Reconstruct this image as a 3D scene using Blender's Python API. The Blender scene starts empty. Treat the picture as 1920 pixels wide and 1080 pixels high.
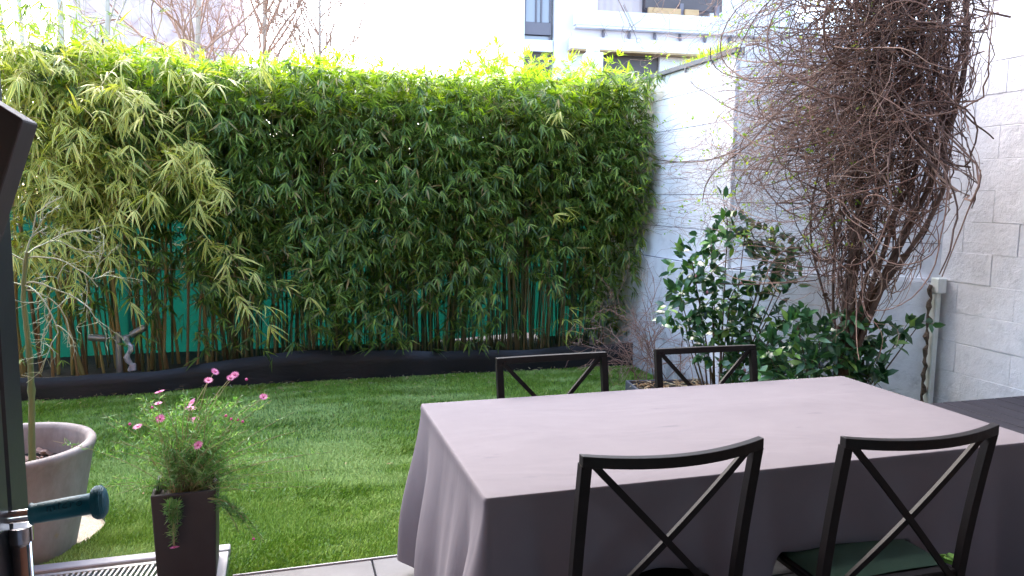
import bpy, math
import numpy as np
from mathutils import Vector, Matrix, Euler
rad = math.radians
S = bpy.context.scene
rng = np.random.RandomState(7)
PI = math.pi

# ------------------------------------------------------------ camera
cd = bpy.data.cameras.new('camera'); cam = bpy.data.objects.new('camera', cd)
S.collection.objects.link(cam); S.camera = cam
cd.sensor_width = 36; cd.lens = 27.0; cd.clip_start = .05; cd.clip_end = 500
cam.matrix_world = Matrix.Translation((0, 0, 1.6)) @ Matrix.Rotation(rad(-16.8), 4, 'Z') @ Matrix.Rotation(rad(90-6.73), 4, 'X') @ Matrix.Rotation(rad(.7), 4, 'Z')
cd.dof.use_dof = False
# ------------------------------------------------------------ sky and sun
SUN_EL, SUN_AZ = 48, -16         # sun beyond the hedge, a little to the left (azimuth from +Y towards +X)
w = bpy.data.worlds.new('World'); S.world = w; w.use_nodes = True
nt = w.node_tree; nt.nodes.clear()
sky = nt.nodes.new('ShaderNodeTexSky'); sky.sky_type = 'NISHITA'; sky.sun_disc = False
sky.sun_elevation = rad(SUN_EL); sky.sun_rotation = rad(SUN_AZ)
sky.air_density = 1.0; sky.dust_density = 2.4; sky.ozone_density = 1.0
bg = nt.nodes.new('ShaderNodeBackground'); bg.inputs[1].default_value = .15
wo = nt.nodes.new('ShaderNodeOutputWorld')
nt.links.new(sky.outputs[0], bg.inputs[0]); nt.links.new(bg.outputs[0], wo.inputs[0])
sl = bpy.data.lights.new('sun', 'SUN'); sl.energy = .5; sl.angle = rad(50); sl.color = (1, .93, .84)
so = bpy.data.objects.new('sun', sl); S.collection.objects.link(so)
sd = Vector((math.sin(rad(SUN_AZ))*math.cos(rad(SUN_EL)), math.cos(rad(SUN_AZ))*math.cos(rad(SUN_EL)), math.sin(rad(SUN_EL))))
so.rotation_euler = sd.to_track_quat('Z', 'Y').to_euler(); so.location = sd*30
S.view_settings.view_transform = 'Standard'; S.view_settings.look = 'None'
S.view_settings.gamma = 1; S.view_settings.exposure = 3.2
S.render.engine = 'CYCLES'
S.cycles.max_bounces = 8; S.cycles.transparent_max_bounces = 8

# ------------------------------------------------------------ helpers
def tag(o, label=None, cat=None, group=None, kind=None):
    if label: o['label'] = label
    if cat: o['category'] = cat
    if group: o['group'] = group
    if kind: o['kind'] = kind
    return o
def empty(name, loc=(0, 0, 0), rz=0, label=None, cat=None, group=None):
    o = bpy.data.objects.new(name, None); S.collection.objects.link(o)
    o.location = loc; o.rotation_euler = (0, 0, rz); o.empty_display_size = .1
    return tag(o, label, cat, group)
def link(name, me, mat, parent=None, smooth=False):
    if mat: me.materials.append(mat)
    o = bpy.data.objects.new(name, me); S.collection.objects.link(o)
    if parent: o.parent = parent
    if smooth: me.polygons.foreach_set('use_smooth', np.ones(len(me.polygons), bool))
    return o
def npmesh(name, V, Q=None, T=None, attrs=None):
    """numpy mesh: quads Q (n,4), triangles T (n,3), float point attributes"""
    me = bpy.data.meshes.new(name)
    V = np.asarray(V, np.float32)
    Q = np.zeros((0, 4), np.int32) if Q is None else np.asarray(Q, np.int32)
    T = np.zeros((0, 3), np.int32) if T is None else np.asarray(T, np.int32)
    me.vertices.add(len(V)); me.vertices.foreach_set('co', V.ravel())
    loops = np.concatenate([Q.ravel(), T.ravel()]).astype(np.int32)
    me.loops.add(len(loops)); me.loops.foreach_set('vertex_index', loops)
    n = len(Q)+len(T); me.polygons.add(n)
    st = np.concatenate([np.arange(len(Q))*4, len(Q)*4+np.arange(len(T))*3]).astype(np.int32)
    me.polygons.foreach_set('loop_start', st)
    for k, v in (attrs or {}).items():
        a = me.attributes.new(k, 'FLOAT', 'POINT'); a.data.foreach_set('value', np.asarray(v, np.float32))
    me.update(calc_edges=True); me.validate()
    return me
class MB:
    """collects simple shapes into one mesh"""
    def __init__(s): s.v = []; s.f = []
    def add(s, v, f):
        n = len(s.v); s.v += [tuple(p) for p in v]; s.f += [tuple(i+n for i in q) for q in f]
    def box(s, c, d, M=None, bev=0):
        x, y, z = (k/2 for k in d)
        if bev:
            b = min(bev, min(x, y, z)*.9)
            v = []
            for sz in (-1, 1):
                for ax in range(1):
                    pass
            # chamfered box: 24 verts
            idx = {}
            v = []
            for sx in (-1, 1):
                for sy in (-1, 1):
                    for sz in (-1, 1):
                        for a in range(3):
                            p = [sx*(x-b), sy*(y-b), sz*(z-b)]
                            p[a] = (sx*x, sy*y, sz*z)[a]
                            idx[(sx, sy, sz, a)] = len(v); v.append(p)
            f = []
            def ring(a, sgn):
                o = [i for i in range(3) if i != a]
                r = []
                for (p, q) in ((-1, -1), (1, -1), (1, 1), (-1, 1)):
                    k = [0, 0, 0]; k[a] = sgn; k[o[0]] = p; k[o[1]] = q
                    r.append(idx[(k[0], k[1], k[2], a)])
                if (sgn > 0) != (a == 1): pass
                else: r.reverse()
                return r
            for a in range(3):
                for sg in (-1, 1): f.append(ring(a, sg))
            for a in range(3):      # edges along axis a
                o = [i for i in range(3) if i != a]
                for p in (-1, 1):
                    for q in (-1, 1):
                        def K(sa, ax):
                            k = [0, 0, 0]; k[a] = sa; k[o[0]] = p; k[o[1]] = q
                            return idx[(k[0], k[1], k[2], ax)]
                        f.append([K(-1, o[0]), K(1, o[0]), K(1, o[1]), K(-1, o[1])])
            for sx in (-1, 1):
                for sy in (-1, 1):
                    for sz in (-1, 1):
                        f.append([idx[(sx, sy, sz, 0)], idx[(sx, sy, sz, 1)], idx[(sx, sy, sz, 2)]])
        else:
            v = [(-x, -y, -z), (x, -y, -z), (x, y, -z), (-x, y, -z), (-x, -y, z), (x, -y, z), (x, y, z), (-x, y, z)]
            f = [(0, 3, 2, 1), (4, 5, 6, 7), (0, 1, 5, 4), (1, 2, 6, 5), (2, 3, 7, 6), (3, 0, 4, 7)]
        C = Vector(c)
        v = [(M @ Vector(p) if M else Vector(p)) + C for p in v]
        s.add(v, f); return s
    def bar(s, a, b, wx, wy, up=(0, 0, 1), bev=0):
        a = Vector(a); b = Vector(b); d = b-a; L = d.length; z = d.normalized(); u = Vector(up)
        x = u.cross(z)
        if x.length < 1e-4: x = Vector((1, 0, 0)).cross(z)
        x.normalize(); y = z.cross(x)
        M = Matrix((x, y, z)).transposed()
        return s.box((a+b)/2, (wx, wy, L), M, bev)
    def tube(s, pts, r, n=12, cap=True):
        pts = [Vector(p) for p in pts]; rr = r if hasattr(r, '__len__') else [r]*len(pts)
        V = []; F = []; px = None
        for i, p in enumerate(pts):
            t = (pts[min(i+1, len(pts)-1)]-pts[max(i-1, 0)]).normalized()
            if px is None: px = t.orthogonal().normalized()
            px = (px-t*px.dot(t)).normalized(); py = t.cross(px)
            for k in range(n):
                a = 2*PI*k/n; V.append(p+(px*math.cos(a)+py*math.sin(a))*rr[i])
        for i in range(len(pts)-1):
            for k in range(n):
                F.append((i*n+k, i*n+(k+1) % n, (i+1)*n+(k+1) % n, (i+1)*n+k))
        if cap: F.append(tuple(range(n))[::-1]); F.append(tuple((len(pts)-1)*n+k for k in range(n)))
        s.add(V, F); return s
    def lathe(s, prof, c=(0, 0, 0), n=48, closed=False):
        V = [(c[0]+r*math.cos(2*PI*k/n), c[1]+r*math.sin(2*PI*k/n), c[2]+z) for r, z in prof for k in range(n)]
        F = [(i*n+k, i*n+(k+1) % n, (i+1)*n+(k+1) % n, (i+1)*n+k) for i in range(len(prof)-1) for k in range(n)]
        s.add(V, F); return s
    def prism(s, poly, y0, y1):
        n = len(poly); V = [(x, y0, z) for x, z in poly]+[(x, y1, z) for x, z in poly]
        F = [tuple(range(n)), tuple(range(2*n-1, n-1, -1))]+[((i+1) % n, i, n+i, n+(i+1) % n) for i in range(n)]
        s.add(V, F); return s
    def build(s, name, mat, parent=None, smooth=False, angle=None):
        me = bpy.data.meshes.new(name); me.from_pydata(s.v, [], s.f); me.update()
        o = link(name, me, mat, parent, smooth or angle is not None)
        if angle is not None:
            me.set_sharp_from_angle(angle=rad(angle))
        return o

def tubes(paths, radii, k=3):
    """vectorised thin tubes. paths: list of arrays with the SAME number of points; radii (N,n)"""
    P = np.asarray(paths, float); N, n, _ = P.shape
    R = np.asarray(radii, float)
    t = np.gradient(P, axis=1); t /= np.linalg.norm(t, axis=2, keepdims=True)+1e-9
    ref = np.array([.31, .87, .38]); a = np.cross(t, ref); a /= np.linalg.norm(a, axis=2, keepdims=True)+1e-9
    b = np.cross(t, a)
    ang = 2*PI*np.arange(k)/k
    V = P[:, :, None]+R[:, :, None, None]*(a[:, :, None]*np.cos(ang)[None, None, :, None]+b[:, :, None]*np.sin(ang)[None, None, :, None])
    i = np.arange(N)[:, None, None]*n*k; j = np.arange(n-1)[None, :, None]*k; q = np.arange(k)[None, None, :]
    q2 = (q+1) % k
    Q = np.stack([i+j+q, i+j+q2, i+j+k+q2, i+j+k+q], -1).reshape(-1, 4)
    return V.reshape(-1, 3), Q, np.repeat(rng.rand(N), n*k)
def unit(v): return v/(np.linalg.norm(v, axis=-1, keepdims=True)+1e-9)

LEAF_T = {   # rows (t along, half width, droop) ; centre fold lowers the midrib
 'bamboo': ([0, .22, .6, 1], [.12, 1, .75, .02], [0, .0, -.05, -.16]),
 'glossy': ([0, .25, .65, 1], [.1, .9, .85, .03], [0, .04, .03, -.08]),
 'small':  ([0, .5, 1], [.1, 1, .05], [0, .02, -.05]),
}
def leaves(pos, d, nrm, L, W, kind='bamboo', fold=.25, stripe=True, droop=1.0):
    ts, ws, ds = LEAF_T[kind]; m = len(ts); N = len(pos)
    d = unit(d); sde = unit(np.cross(d, nrm)); up = np.cross(sde, d)
    L = np.asarray(L)[:, None]; W = np.asarray(W)[:, None]
    rows = []; ac = []
    for t, wv, dr in zip(ts, ws, ds):
        c = pos+d*L*t+up*L*dr*droop
        e = sde*W*wv*.5
        rows += [c-e+up*W*wv*fold*.5, c, c+e+up*W*wv*fold*.5]; ac += [-1, 0, 1]
    V = np.stack(rows, 1).reshape(-1, 3); nv = 3*m
    base = np.arange(N)[:, None]*nv
    q = []
    for r in range(m-1):
        for c in (0, 1): q.append([r*3+c, r*3+c+1, (r+1)*3+c+1, (r+1)*3+c])
    Q = (base[:, :, None]+np.array(q)[None]).reshape(-1, 4)
    rnd = rng.rand(N)
    along = np.repeat(np.array(ts), 3)
    return V, Q, np.repeat(rnd, nv), np.tile(ac, N), np.tile(along, N)
def leaf_mesh(name, parts):
    V = []; Q = []; r = []; a = []; al = []; n = 0
    for (v, q, rn, ac, lg) in parts:
        V.append(v); Q.append(q+n); r.append(rn); a.append(ac); al.append(lg); n += len(v)
    return npmesh(name, np.concatenate(V), np.concatenate(Q), None, {'rnd': np.concatenate(r), 'across': np.concatenate(a), 'along': np.concatenate(al)})
def tube_mesh(name, parts):
    V = []; Q = []; r = []; n = 0
    for (v, q, rn) in parts: V.append(v); Q.append(q+n); r.append(rn); n += len(v)
    return npmesh(name, np.concatenate(V), np.concatenate(Q), None, {'rnd': np.concatenate(r)})

# ------------------------------------------------------------ materials
def mat(name, col=(.5, .5, .5), rough=.6, metal=0, spec=.5):
    m = bpy.data.materials.new(name); m.use_nodes = True
    b = m.node_tree.nodes['Principled BSDF']
    b.inputs['Base Color'].default_value = (*col, 1); b.inputs['Roughness'].default_value = rough
    b.inputs['Metallic'].default_value = metal; b.inputs['Specular IOR Level'].default_value = spec
    return m
def N_(m, t, **kw):
    n = m.node_tree.nodes.new(t)
    for k, v in kw.items(): setattr(n, k, v)
    return n
def L_(m, a, b): m.node_tree.links.new(a, b)
def B_(m): return m.node_tree.nodes['Principled BSDF']
def ramp(m, fac, stops, interp='LINEAR'):
    r = N_(m, 'ShaderNodeValToRGB'); r.color_ramp.interpolation = interp
    e = r.color_ramp.elements
    while len(e) < len(stops): e.new(.5)
    for el, (p, c) in zip(e, stops): el.position = p; el.color = (*c, 1)
    if fac is not None: L_(m, fac, r.inputs[0])
    return r
def noise(m, scale, detail=4, rough=.55, coord='Object', stretch=None, dist=0):
    tc = N_(m, 'ShaderNodeTexCoord'); n = N_(m, 'ShaderNodeTexNoise')
    n.inputs['Scale'].default_value = scale; n.inputs['Detail'].default_value = detail; n.inputs['Roughness'].default_value = rough
    n.inputs['Distortion'].default_value = dist
    src = tc.outputs[coord]
    if stretch:
        mp = N_(m, 'ShaderNodeMapping'); mp.inputs['Scale'].default_value = stretch; L_(m, src, mp.inputs[0]); src = mp.outputs[0]
    L_(m, src, n.inputs['Vector']); return n
def bump(m, h, strength=.3, dist=.01, prev=None):
    b = N_(m, 'ShaderNodeBump'); b.inputs['Strength'].default_value = strength; b.inputs['Distance'].default_value = dist
    L_(m, h, b.inputs['Height'])
    if prev: L_(m, prev.outputs[0], b.inputs['Normal'])
    L_(m, b.outputs[0], B_(m).inputs['Normal']); return b
def mixc(m, fac, a, b, mode='MIX'):
    x = N_(m, 'ShaderNodeMix', data_type='RGBA', blend_type=mode)
    for s, v in ((0, fac), (6, a), (7, b)):
        if isinstance(v, (int, float)): x.inputs[s].default_value = v
        elif isinstance(v, tuple): x.inputs[s].default_value = (*v, 1)
        else: L_(m, v, x.inputs[s])
    return x.outputs[2]
def noisy(name, c1, c2, scale=5, rough=.6, bs=.2, bscale=60, metal=0, stretch=None, spec=.5, bd=.003):
    m = mat(name, c1, rough, metal, spec)
    n = noise(m, scale, 6, .6, stretch=stretch); r = ramp(m, n.outputs[0], [(.3, c1), (.7, c2)])
    L_(m, r.outputs[0], B_(m).inputs['Base Color'])
    if bs: bump(m, noise(m, bscale, 4, stretch=stretch).outputs[0], bs, bd)
    return m
def leafmat(name, stops, rough=.45, trans=.35, tcol=None, stripe=None, spec=.4):
    m = mat(name, (.1, .2, .05), rough, 0, spec)
    at = N_(m, 'ShaderNodeAttribute', attribute_name='rnd')
    c = ramp(m, at.outputs['Fac'], stops).outputs[0]
    if stripe:
        ac = N_(m, 'ShaderNodeAttribute', attribute_name='across')
        ab = N_(m, 'ShaderNodeMath', operation='ABSOLUTE'); L_(m, ac.outputs['Fac'], ab.inputs[0])
        sr = ramp(m, ab.outputs[0], [(.45, (0, 0, 0)), (.6, (1, 1, 1))])
        c = mixc(m, sr.outputs[0], c, stripe)
    ln = noise(m, 9, 2)
    lr = ramp(m, ln.outputs[0], [(.3, (.75, .8, .75)), (.7, (1.15, 1.1, 1.0))])
    c = mixc(m, 1.0, c, lr.outputs[0], 'MULTIPLY')
    L_(m, c, B_(m).inputs['Base Color'])
    tr = N_(m, 'ShaderNodeBsdfTranslucent')
    tc = mixc(m, 1.0, c, tcol or (1.5, 1.7, .5), 'MULTIPLY'); L_(m, tc, tr.inputs[0])
    mx = N_(m, 'ShaderNodeMixShader'); mx.inputs[0].default_value = trans
    out = m.node_tree.nodes['Material Output']
    L_(m, B_(m).outputs[0], mx.inputs[1]); L_(m, tr.outputs[0], mx.inputs[2]); L_(m, mx.outputs[0], out.inputs[0])
    return m

M = {}
M['bamboo_leaf'] = leafmat('bamboo_leaf', [(0, (.045, .08, .018)), (.35, (.09, .15, .03)), (.7, (.17, .25, .05)), (.9, (.30, .38, .07)), (.955, (.3, .26, .1)), (1, (.42, .27, .12))], .42, .34)
M['lit_leaf'] = leafmat('lit_leaf', [(0, (.15, .22, .03)), (.5, (.30, .40, .04)), (1, (.48, .52, .07))], .45, .5)  # backlit hedge-top glow painted as brighter, yellower leaf colour
M['stripe_leaf'] = leafmat('stripe_leaf', [(0, (.13, .19, .035)), (.5, (.22, .27, .05)), (.85, (.42, .39, .10)), (1, (.55, .42, .15))], .45, .3, stripe=(.66, .58, .16))
def culmmat(name, a, b, c):
    m = mat(name, a, .4); oi = N_(m, 'ShaderNodeObjectInfo')
    n = noise(m, 3, 4, stretch=(1, 1, .6)); ad = N_(m, 'ShaderNodeMath', operation='ADD')
    at = N_(m, 'ShaderNodeAttribute', attribute_name='rnd')
    ml = N_(m, 'ShaderNodeMath', operation='MULTIPLY_ADD'); ml.inputs[1].default_value = .7; L_(m, at.outputs['Fac'], ml.inputs[0]); L_(m, n.outputs[0], ml.inputs[2])
    L_(m, ml.outputs[0], ad.inputs[0]); ad.inputs[1].default_value = -.15
    r = ramp(m, ad.outputs[0], [(.2, a), (.6, b), (.95, c)]); L_(m, r.outputs[0], B_(m).inputs['Base Color'])
    bump(m, noise(m, 60, 3, stretch=(1, 1, .1)).outputs[0], .2, .002); return m
M['culm'] = culmmat('culm', (.03, .05, .02), (.10, .11, .035), (.22, .15, .06))
M['culm_brown'] = culmmat('culm_brown', (.12, .07, .03), (.28, .15, .06), (.38, .30, .10))
M['net'] = mat('green_netting', (.0, .2, .12), .7)
m = M['net']; n = noise(m, 2.2, 5, stretch=(1, 1, .4)); r = ramp(m, n.outputs[0], [(.25, (.004, .065, .045)), (.75, (.006, .125, .082))])
L_(m, r.outputs[0], B_(m).inputs['Base Color'])
tr = N_(m, 'ShaderNodeBsdfTranslucent'); L_(m, r.outputs[0], tr.inputs[0]); mx = N_(m, 'ShaderNodeMixShader'); mx.inputs[0].default_value = .3
L_(m, B_(m).outputs[0], mx.inputs[1]); L_(m, tr.outputs[0], mx.inputs[2]); L_(m, mx.outputs[0], m.node_tree.nodes['Material Output'].inputs[0])
wv = N_(m, 'ShaderNodeTexWave'); wv.inputs['Scale'].default_value = 90; wv.bands_direction = 'Z'; tc = N_(m, 'ShaderNodeTexCoord'); L_(m, tc.outputs['Object'], wv.inputs[0])
bump(m, wv.outputs[0], .3, .002)
M['border'] = noisy('black_border', (.004, .004, .005), (.009, .009, .011), 3, .5, .35, 14, bd=.01, stretch=(1, 1, 3))
# lawn
m = M['lawn'] = mat('lawn_backing', (.03, .09, .015), .8)
m = M['grass'] = mat('grass_blade', (.06, .17, .02), .5, spec=.35)
at = N_(m, 'ShaderNodeAttribute', attribute_name='rnd'); al = N_(m, 'ShaderNodeAttribute', attribute_name='along')
c = ramp(m, at.outputs['Fac'], [(0, (.10, .20, .012)), (.5, (.17, .31, .022)), (.85, (.24, .38, .05)), (1, (.34, .40, .10))]).outputs[0]
pt = N_(m, 'ShaderNodeAttribute', attribute_name='sheen')
c = mixc(m, pt.outputs['Fac'], c, (.36, .50, .14))  # pale sheen of the pile mixed into the blade colour
L_(m, c, B_(m).inputs['Base Color'])
M['soil'] = noisy('soil', (.012, .009, .006), (.035, .025, .018), 8, .9, .8, 30, bd=.02)
M['bark_chip'] = noisy('bark_chip', (.16, .09, .065), (.34, .24, .2), 18, .8, .4, 60)
M['gravel'] = noisy('gravel', (.42, .34, .24), (.62, .53, .40), 60, .9, .9, 120, bd=.01)
M['paper'] = leafmat('dry_leaf', [(0, (.25, .13, .06)), (.5, (.45, .30, .16)), (1, (.62, .52, .36))], .7, .2, (1, .9, .8))
# white walls
def wallmat(name, course, block, base=(.62, .62, .64), line=.0, dirt=.35, bs=.5):
    m = mat(name, base, .75)
    tc = N_(m, 'ShaderNodeTexCoord')
    n1 = noise(m, 1.3, 8, .65); n2 = noise(m, 9, 8, .7); n3 = noise(m, 55, 6, .7)
    r1 = ramp(m, n1.outputs[0], [(.3, tuple(k*.86 for k in base)), (.65, base)])
    r2 = ramp(m, n2.outputs[0], [(.30, (.84, .84, .84)), (.52, (1, 1, 1))])
    c = mixc(m, 1, r1.outputs[0], r2.outputs[0], 'MULTIPLY')
    # dirt rising from the ground: wear with its own ragged outline
    sp = N_(m, 'ShaderNodeSeparateXYZ'); L_(m, tc.outputs['Object'], sp.inputs[0])
    mr = N_(m, 'ShaderNodeMapRange'); mr.inputs[1].default_value = 0; mr.inputs[2].default_value = 1.1; mr.inputs[3].default_value = .2; mr.inputs[4].default_value = -.25
    L_(m, sp.outputs[2], mr.inputs[0]); n4 = noise(m, 3.5, 10, .75); ad = N_(m, 'ShaderNodeMath', operation='ADD')
    L_(m, mr.outputs[0], ad.inputs[0]); L_(m, n4.outputs[0], ad.inputs[1])
    dr = ramp(m, ad.outputs[0], [(.55, (0, 0, 0)), (.75, (dirt,)*3)])
    c = mixc(m, dr.outputs[0], c, (.17, .17, .17)); L_(m, c, B_(m).inputs['Base Color'])
    h = N_(m, 'ShaderNodeMath', operation='MULTIPLY_ADD'); h.inputs[1].default_value = .35; L_(m, n3.outputs[0], h.inputs[0]); L_(m, n2.outputs[0], h.inputs[2])
    b1 = bump(m, h.outputs[0], bs, .012); return m
M['wall_board'] = wallmat('white_board_wall', .3, 0, (.88, .88, .90), dirt=.1, bs=.12)
M['wall_plinth'] = wallmat('white_plinth', .3, 0, (.85, .84, .85), dirt=.7, bs=.55)
M['wall_block'] = wallmat('white_block_wall', .25, .6, (.84, .82, .83), dirt=.40, bs=.8)
M['joint'] = mat('joint', (.16, .16, .18), .9)
M['joint_soft'] = mat('joint_soft', (.66, .66, .67), .9)
M['coping'] = noisy('dark_coping', (.07, .075, .09), (.12, .12, .14), 6, .5, .2, 30)
M['crack'] = noisy('crack_filler', (.05, .035, .025), (.16, .11, .07), 25, .95, .9, 60, bd=.02)
M['moss'] = noisy('algae_stained', (.62, .64, .52), (.80, .80, .78), 8, .8, .3, 40)
M['wood'] = noisy('vine_bark', (.06, .034, .024), (.16, .095, .065), 12, .85, .5, 60)
m = M['twig'] = mat('twig', (.2, .12, .1), .75)
at = N_(m, 'ShaderNodeAttribute', attribute_name='rnd')
L_(m, ramp(m, at.outputs['Fac'], [(0, (.06, .03, .02)), (.4, (.17, .09, .063)), (.75, (.31, .17, .12)), (1, (.40, .28, .21))]).outputs[0], B_(m).inputs['Base Color'])
m = M['twig_dark'] = mat('twig_dark', (.1, .06, .05), .8)
at = N_(m, 'ShaderNodeAttribute', attribute_name='rnd')
L_(m, ramp(m, at.outputs['Fac'], [(0, (.045, .022, .015)), (.5, (.12, .064, .044)), (.85, (.22, .125, .088)), (1, (.38, .24, .17))]).outputs[0], B_(m).inputs['Base Color'])
m = M['red_twig'] = mat('red_twig', (.3, .15, .1), .7)
at = N_(m, 'ShaderNodeAttribute', attribute_name='rnd')
L_(m, ramp(m, at.outputs['Fac'], [(0, (.16, .08, .06)), (.6, (.33, .18, .13)), (1, (.5, .34, .26))]).outputs[0], B_(m).inputs['Base Color'])
M['vine_leaf'] = leafmat('vine_leaf', [(0, (.14, .25, .04)), (.6, (.25, .36, .06)), (1, (.42, .44, .10))], .5, .5)
M['camellia'] = leafmat('camellia_leaf', [(0, (.016, .06, .026)), (.6, (.035, .11, .045)), (.9, (.08, .2, .06)), (1, (.22, .36, .08))], .3, .12, spec=.6)
M['bud'] = mat('camellia_bud', (.5, .2, .2), .5)
M['black_metal'] = noisy('chair_metal', (.005, .004, .004), (.009, .007, .0075), 20, .55, .12, 200, spec=.2)
M['cushion'] = noisy('green_cushion', (.013, .045, .025), (.02, .06, .034), 12, .85, .4, 220)
M['strap'] = noisy('lime_strap', (.12, .30, .04), (.18, .38, .06), 30, .8, .3, 200)
m = M['cloth'] = mat('tablecloth', (.46, .41, .41), .82, spec=.2)
n = noise(m, 4, 8, .7, stretch=(1, 1.3, 1)); r = ramp(m, n.outputs[0], [(.3, (.134, .122, .138)), (.7, (.149, .136, .152))])
n2 = noise(m, 2.6, 6, .6, stretch=(1, 4, 1)); r2 = ramp(m, n2.outputs[0], [(.28, (.80, .80, .83)), (.36, (1, 1, 1))])
L_(m, mixc(m, 1, r.outputs[0], r2.outputs[0], 'MULTIPLY'), B_(m).inputs['Base Color'])
b1 = bump(m, noise(m, 2.2, 3, .5, stretch=(.8, 1.6, .6), dist=.6).outputs[0], .4, .03)
b2 = bump(m, noise(m, 420, 2).outputs[0], .12, .002, b1)
M['tile'] = noisy('grey_tile', (.085, .085, .095), (.125, .125, .135), 5, .4, .12, 60)
M['stone_trim'] = noisy('stone_trim', (.28, .275, .29), (.36, .35, .37), 12, .5, .2, 80)
M['grate'] = noisy('grate_metal', (.45, .45, .47), (.6, .6, .62), 40, .35, .1, 80, metal=.6)
M['void'] = mat('drain_dark', (.012, .012, .012), .8)
M['slat'] = noisy('dark_slat', (.012, .012, .018), (.021, .021, .030), 6, .7, .3, 40, stretch=(6, .6, 6), spec=.15)
M['pot_grey'] = noisy('pot_dark', (.014, .011, .012), (.024, .019, .02), 6, .6, .15, 60)
m = M['pot_clay'] = mat('weathered_pot', (.4, .36, .33), .75)
n1 = noise(m, 3, 8, .7, stretch=(1, 1, .5)); r1 = ramp(m, n1.outputs[0], [(.3, (.11, .09, .08)), (.48, (.22, .19, .175)), (.7, (.34, .31, .295))])
n2 = noise(m, 4.2, 6, .7); r2 = ramp(m, n2.outputs[0], [(.62, (0, 0, 0)), (.68, (.8, .8, .8))])
L_(m, mixc(m, r2.outputs[0], r1.outputs[0], (.30, .24, .13)), B_(m).inputs['Base Color']); bump(m, noise(m, 30, 6).outputs[0], .3, .004)
M['tree_bark'] = noisy('green_bark', (.085, .12, .035), (.17, .19, .07), 10, .6, .35, 60, stretch=(1, 1, .3))
M['pale_twig'] = noisy('pale_twig', (.20, .24, .09), (.45, .44, .33), 9, .6, 0)
M['pale_trunk'] = noisy('pale_trunk', (.40, .34, .26), (.62, .55, .46), 4, .8, .3, 30)
m = M['pink_twig'] = mat('pink_twig', (.42, .26, .18), .8)
M['daisy'] = leafmat('daisy_petal', [(0, (.62, .12, .36)), (1, (.80, .32, .58))], .5, .3, (1.2, .9, 1.1))
M['daisy_eye'] = mat('daisy_eye', (.5, .07, .2), .8)
M['herb'] = leafmat('herb_leaf', [(0, (.07, .19, .06)), (.6, (.15, .30, .12)), (1, (.30, .42, .25))], .55, .35)
M['herb_stem'] = noisy('herb_stem', (.17, .22, .07), (.36, .30, .17), 20, .7, 0)
M['jamb'] = noisy('dark_frame', (.012, .016, .024), (.02, .024, .032), 8, .4, .08, 80)
M['panel'] = noisy('brown_panel', (.05, .036, .036), (.07, .052, .054), 12, .55, .1, 90)
M['chrome'] = noisy('chrome', (.72, .70, .70), (.8, .78, .78), 8, .16, 0, metal=1)
M['teal'] = noisy('teal_rubber', (.0, .075, .11), (.004, .10, .145), 20, .55, .2, 300)
M['teal_dark'] = mat('teal_text', (.0, .045, .07), .6)
M['lampmetal'] = noisy('lamp_steel', (.28, .27, .25), (.38, .36, .34), 10, .35, .1, 80, metal=.7)
M['tape'] = noisy('foil_tape', (.5, .46, .5), (.7, .66, .68), 25, .4, .4, 60, metal=.4)
M['render_white'] = noisy('building_white', (.78, .75, .75), (.83, .80, .79), 2, .8, .1, 20)
M['blinds'] = mat('pink_shutter', (.50, .40, .37), .7)
wv = N_(M['blinds'], 'ShaderNodeTexWave'); wv.inputs['Scale'].default_value = 1.6; wv.bands_direction = 'X'; tc = N_(M['blinds'], 'ShaderNodeTexCoord'); L_(M['blinds'], tc.outputs['Object'], wv.inputs[0])
bump(M['blinds'], wv.outputs[0], .6, .03)
M['recess'] = mat('dark_opening', (.085, .065, .065), .5)
M['grey_panel'] = mat('grey_panel', (.16, .14, .16), .5)
M['soffit'] = mat('pink_soffit', (.72, .64, .66), .8)
M['awning'] = noisy('awning', (.42, .26, .12), (.5, .34, .18), 8, .8, .1)
M['glass'] = mat('window_glass', (.35, .35, .38), .1)
M['pinkstone'] = noisy('pink_stone', (.55, .38, .36), (.86, .72, .70), 2.2, .9, .4, 3)
M['interior'] = noisy('interior_plaster', (.56, .29, .20), (.62, .34, .24), 3, .9, .1)
M['trellis'] = noisy('grey_trellis', (.13, .14, .15), (.2, .2, .22), 15, .7, .2)

# ============================================================ SETTING
g = MB(); g.add([(-60, -20, -.08), (60, -20, -.08), (60, 120, -.08), (-60, 120, -.08)], [(0, 1, 2, 3)])
tag(g.build('ground', M['soil']), kind='structure')
# lawn backing with the round cut-out under the big pot
HC, HR = (-1.20, 4.02), .345
nseg = 64; g = MB(); ring = [(HC[0]+HR*math.cos(2*PI*k/nseg), HC[1]+HR*math.sin(2*PI*k/nseg)) for k in range(nseg)]
x0, x1, y0, y1 = -3.4, 4.4, 3.26, 6.74
def onrect(a):
    dx, dy = math.cos(a), math.sin(a); t = 1e9
    if dx > 1e-9: t = min(t, (x1-HC[0])/dx)
    if dx < -1e-9: t = min(t, (x0-HC[0])/dx)
    if dy > 1e-9: t = min(t, (y1-HC[1])/dy)
    if dy < -1e-9: t = min(t, (y0-HC[1])/dy)
    return HC[0]+dx*t, HC[1]+dy*t
angs = sorted([2*PI*k/nseg for k in range(nseg)]+[math.atan2(y-HC[1], x-HC[0]) % (2*PI) for x in (x0, x1) for y in (y0, y1)])
n = len(angs)
V = [(HC[0]+HR*math.cos(a), HC[1]+HR*math.sin(a), -.02) for a in angs]+[(*onrect(a), -.02) for a in angs]+[(HC[0]+HR*math.cos(a), HC[1]+HR*math.sin(a), -.075) for a in angs]
F = [(i, n+i, n+(i+1) % n, (i+1) % n) for i in range(n)]+[(i, (i+1) % n, 2*n+(i+1) % n, 2*n+i) for i in range(n)]
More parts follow.
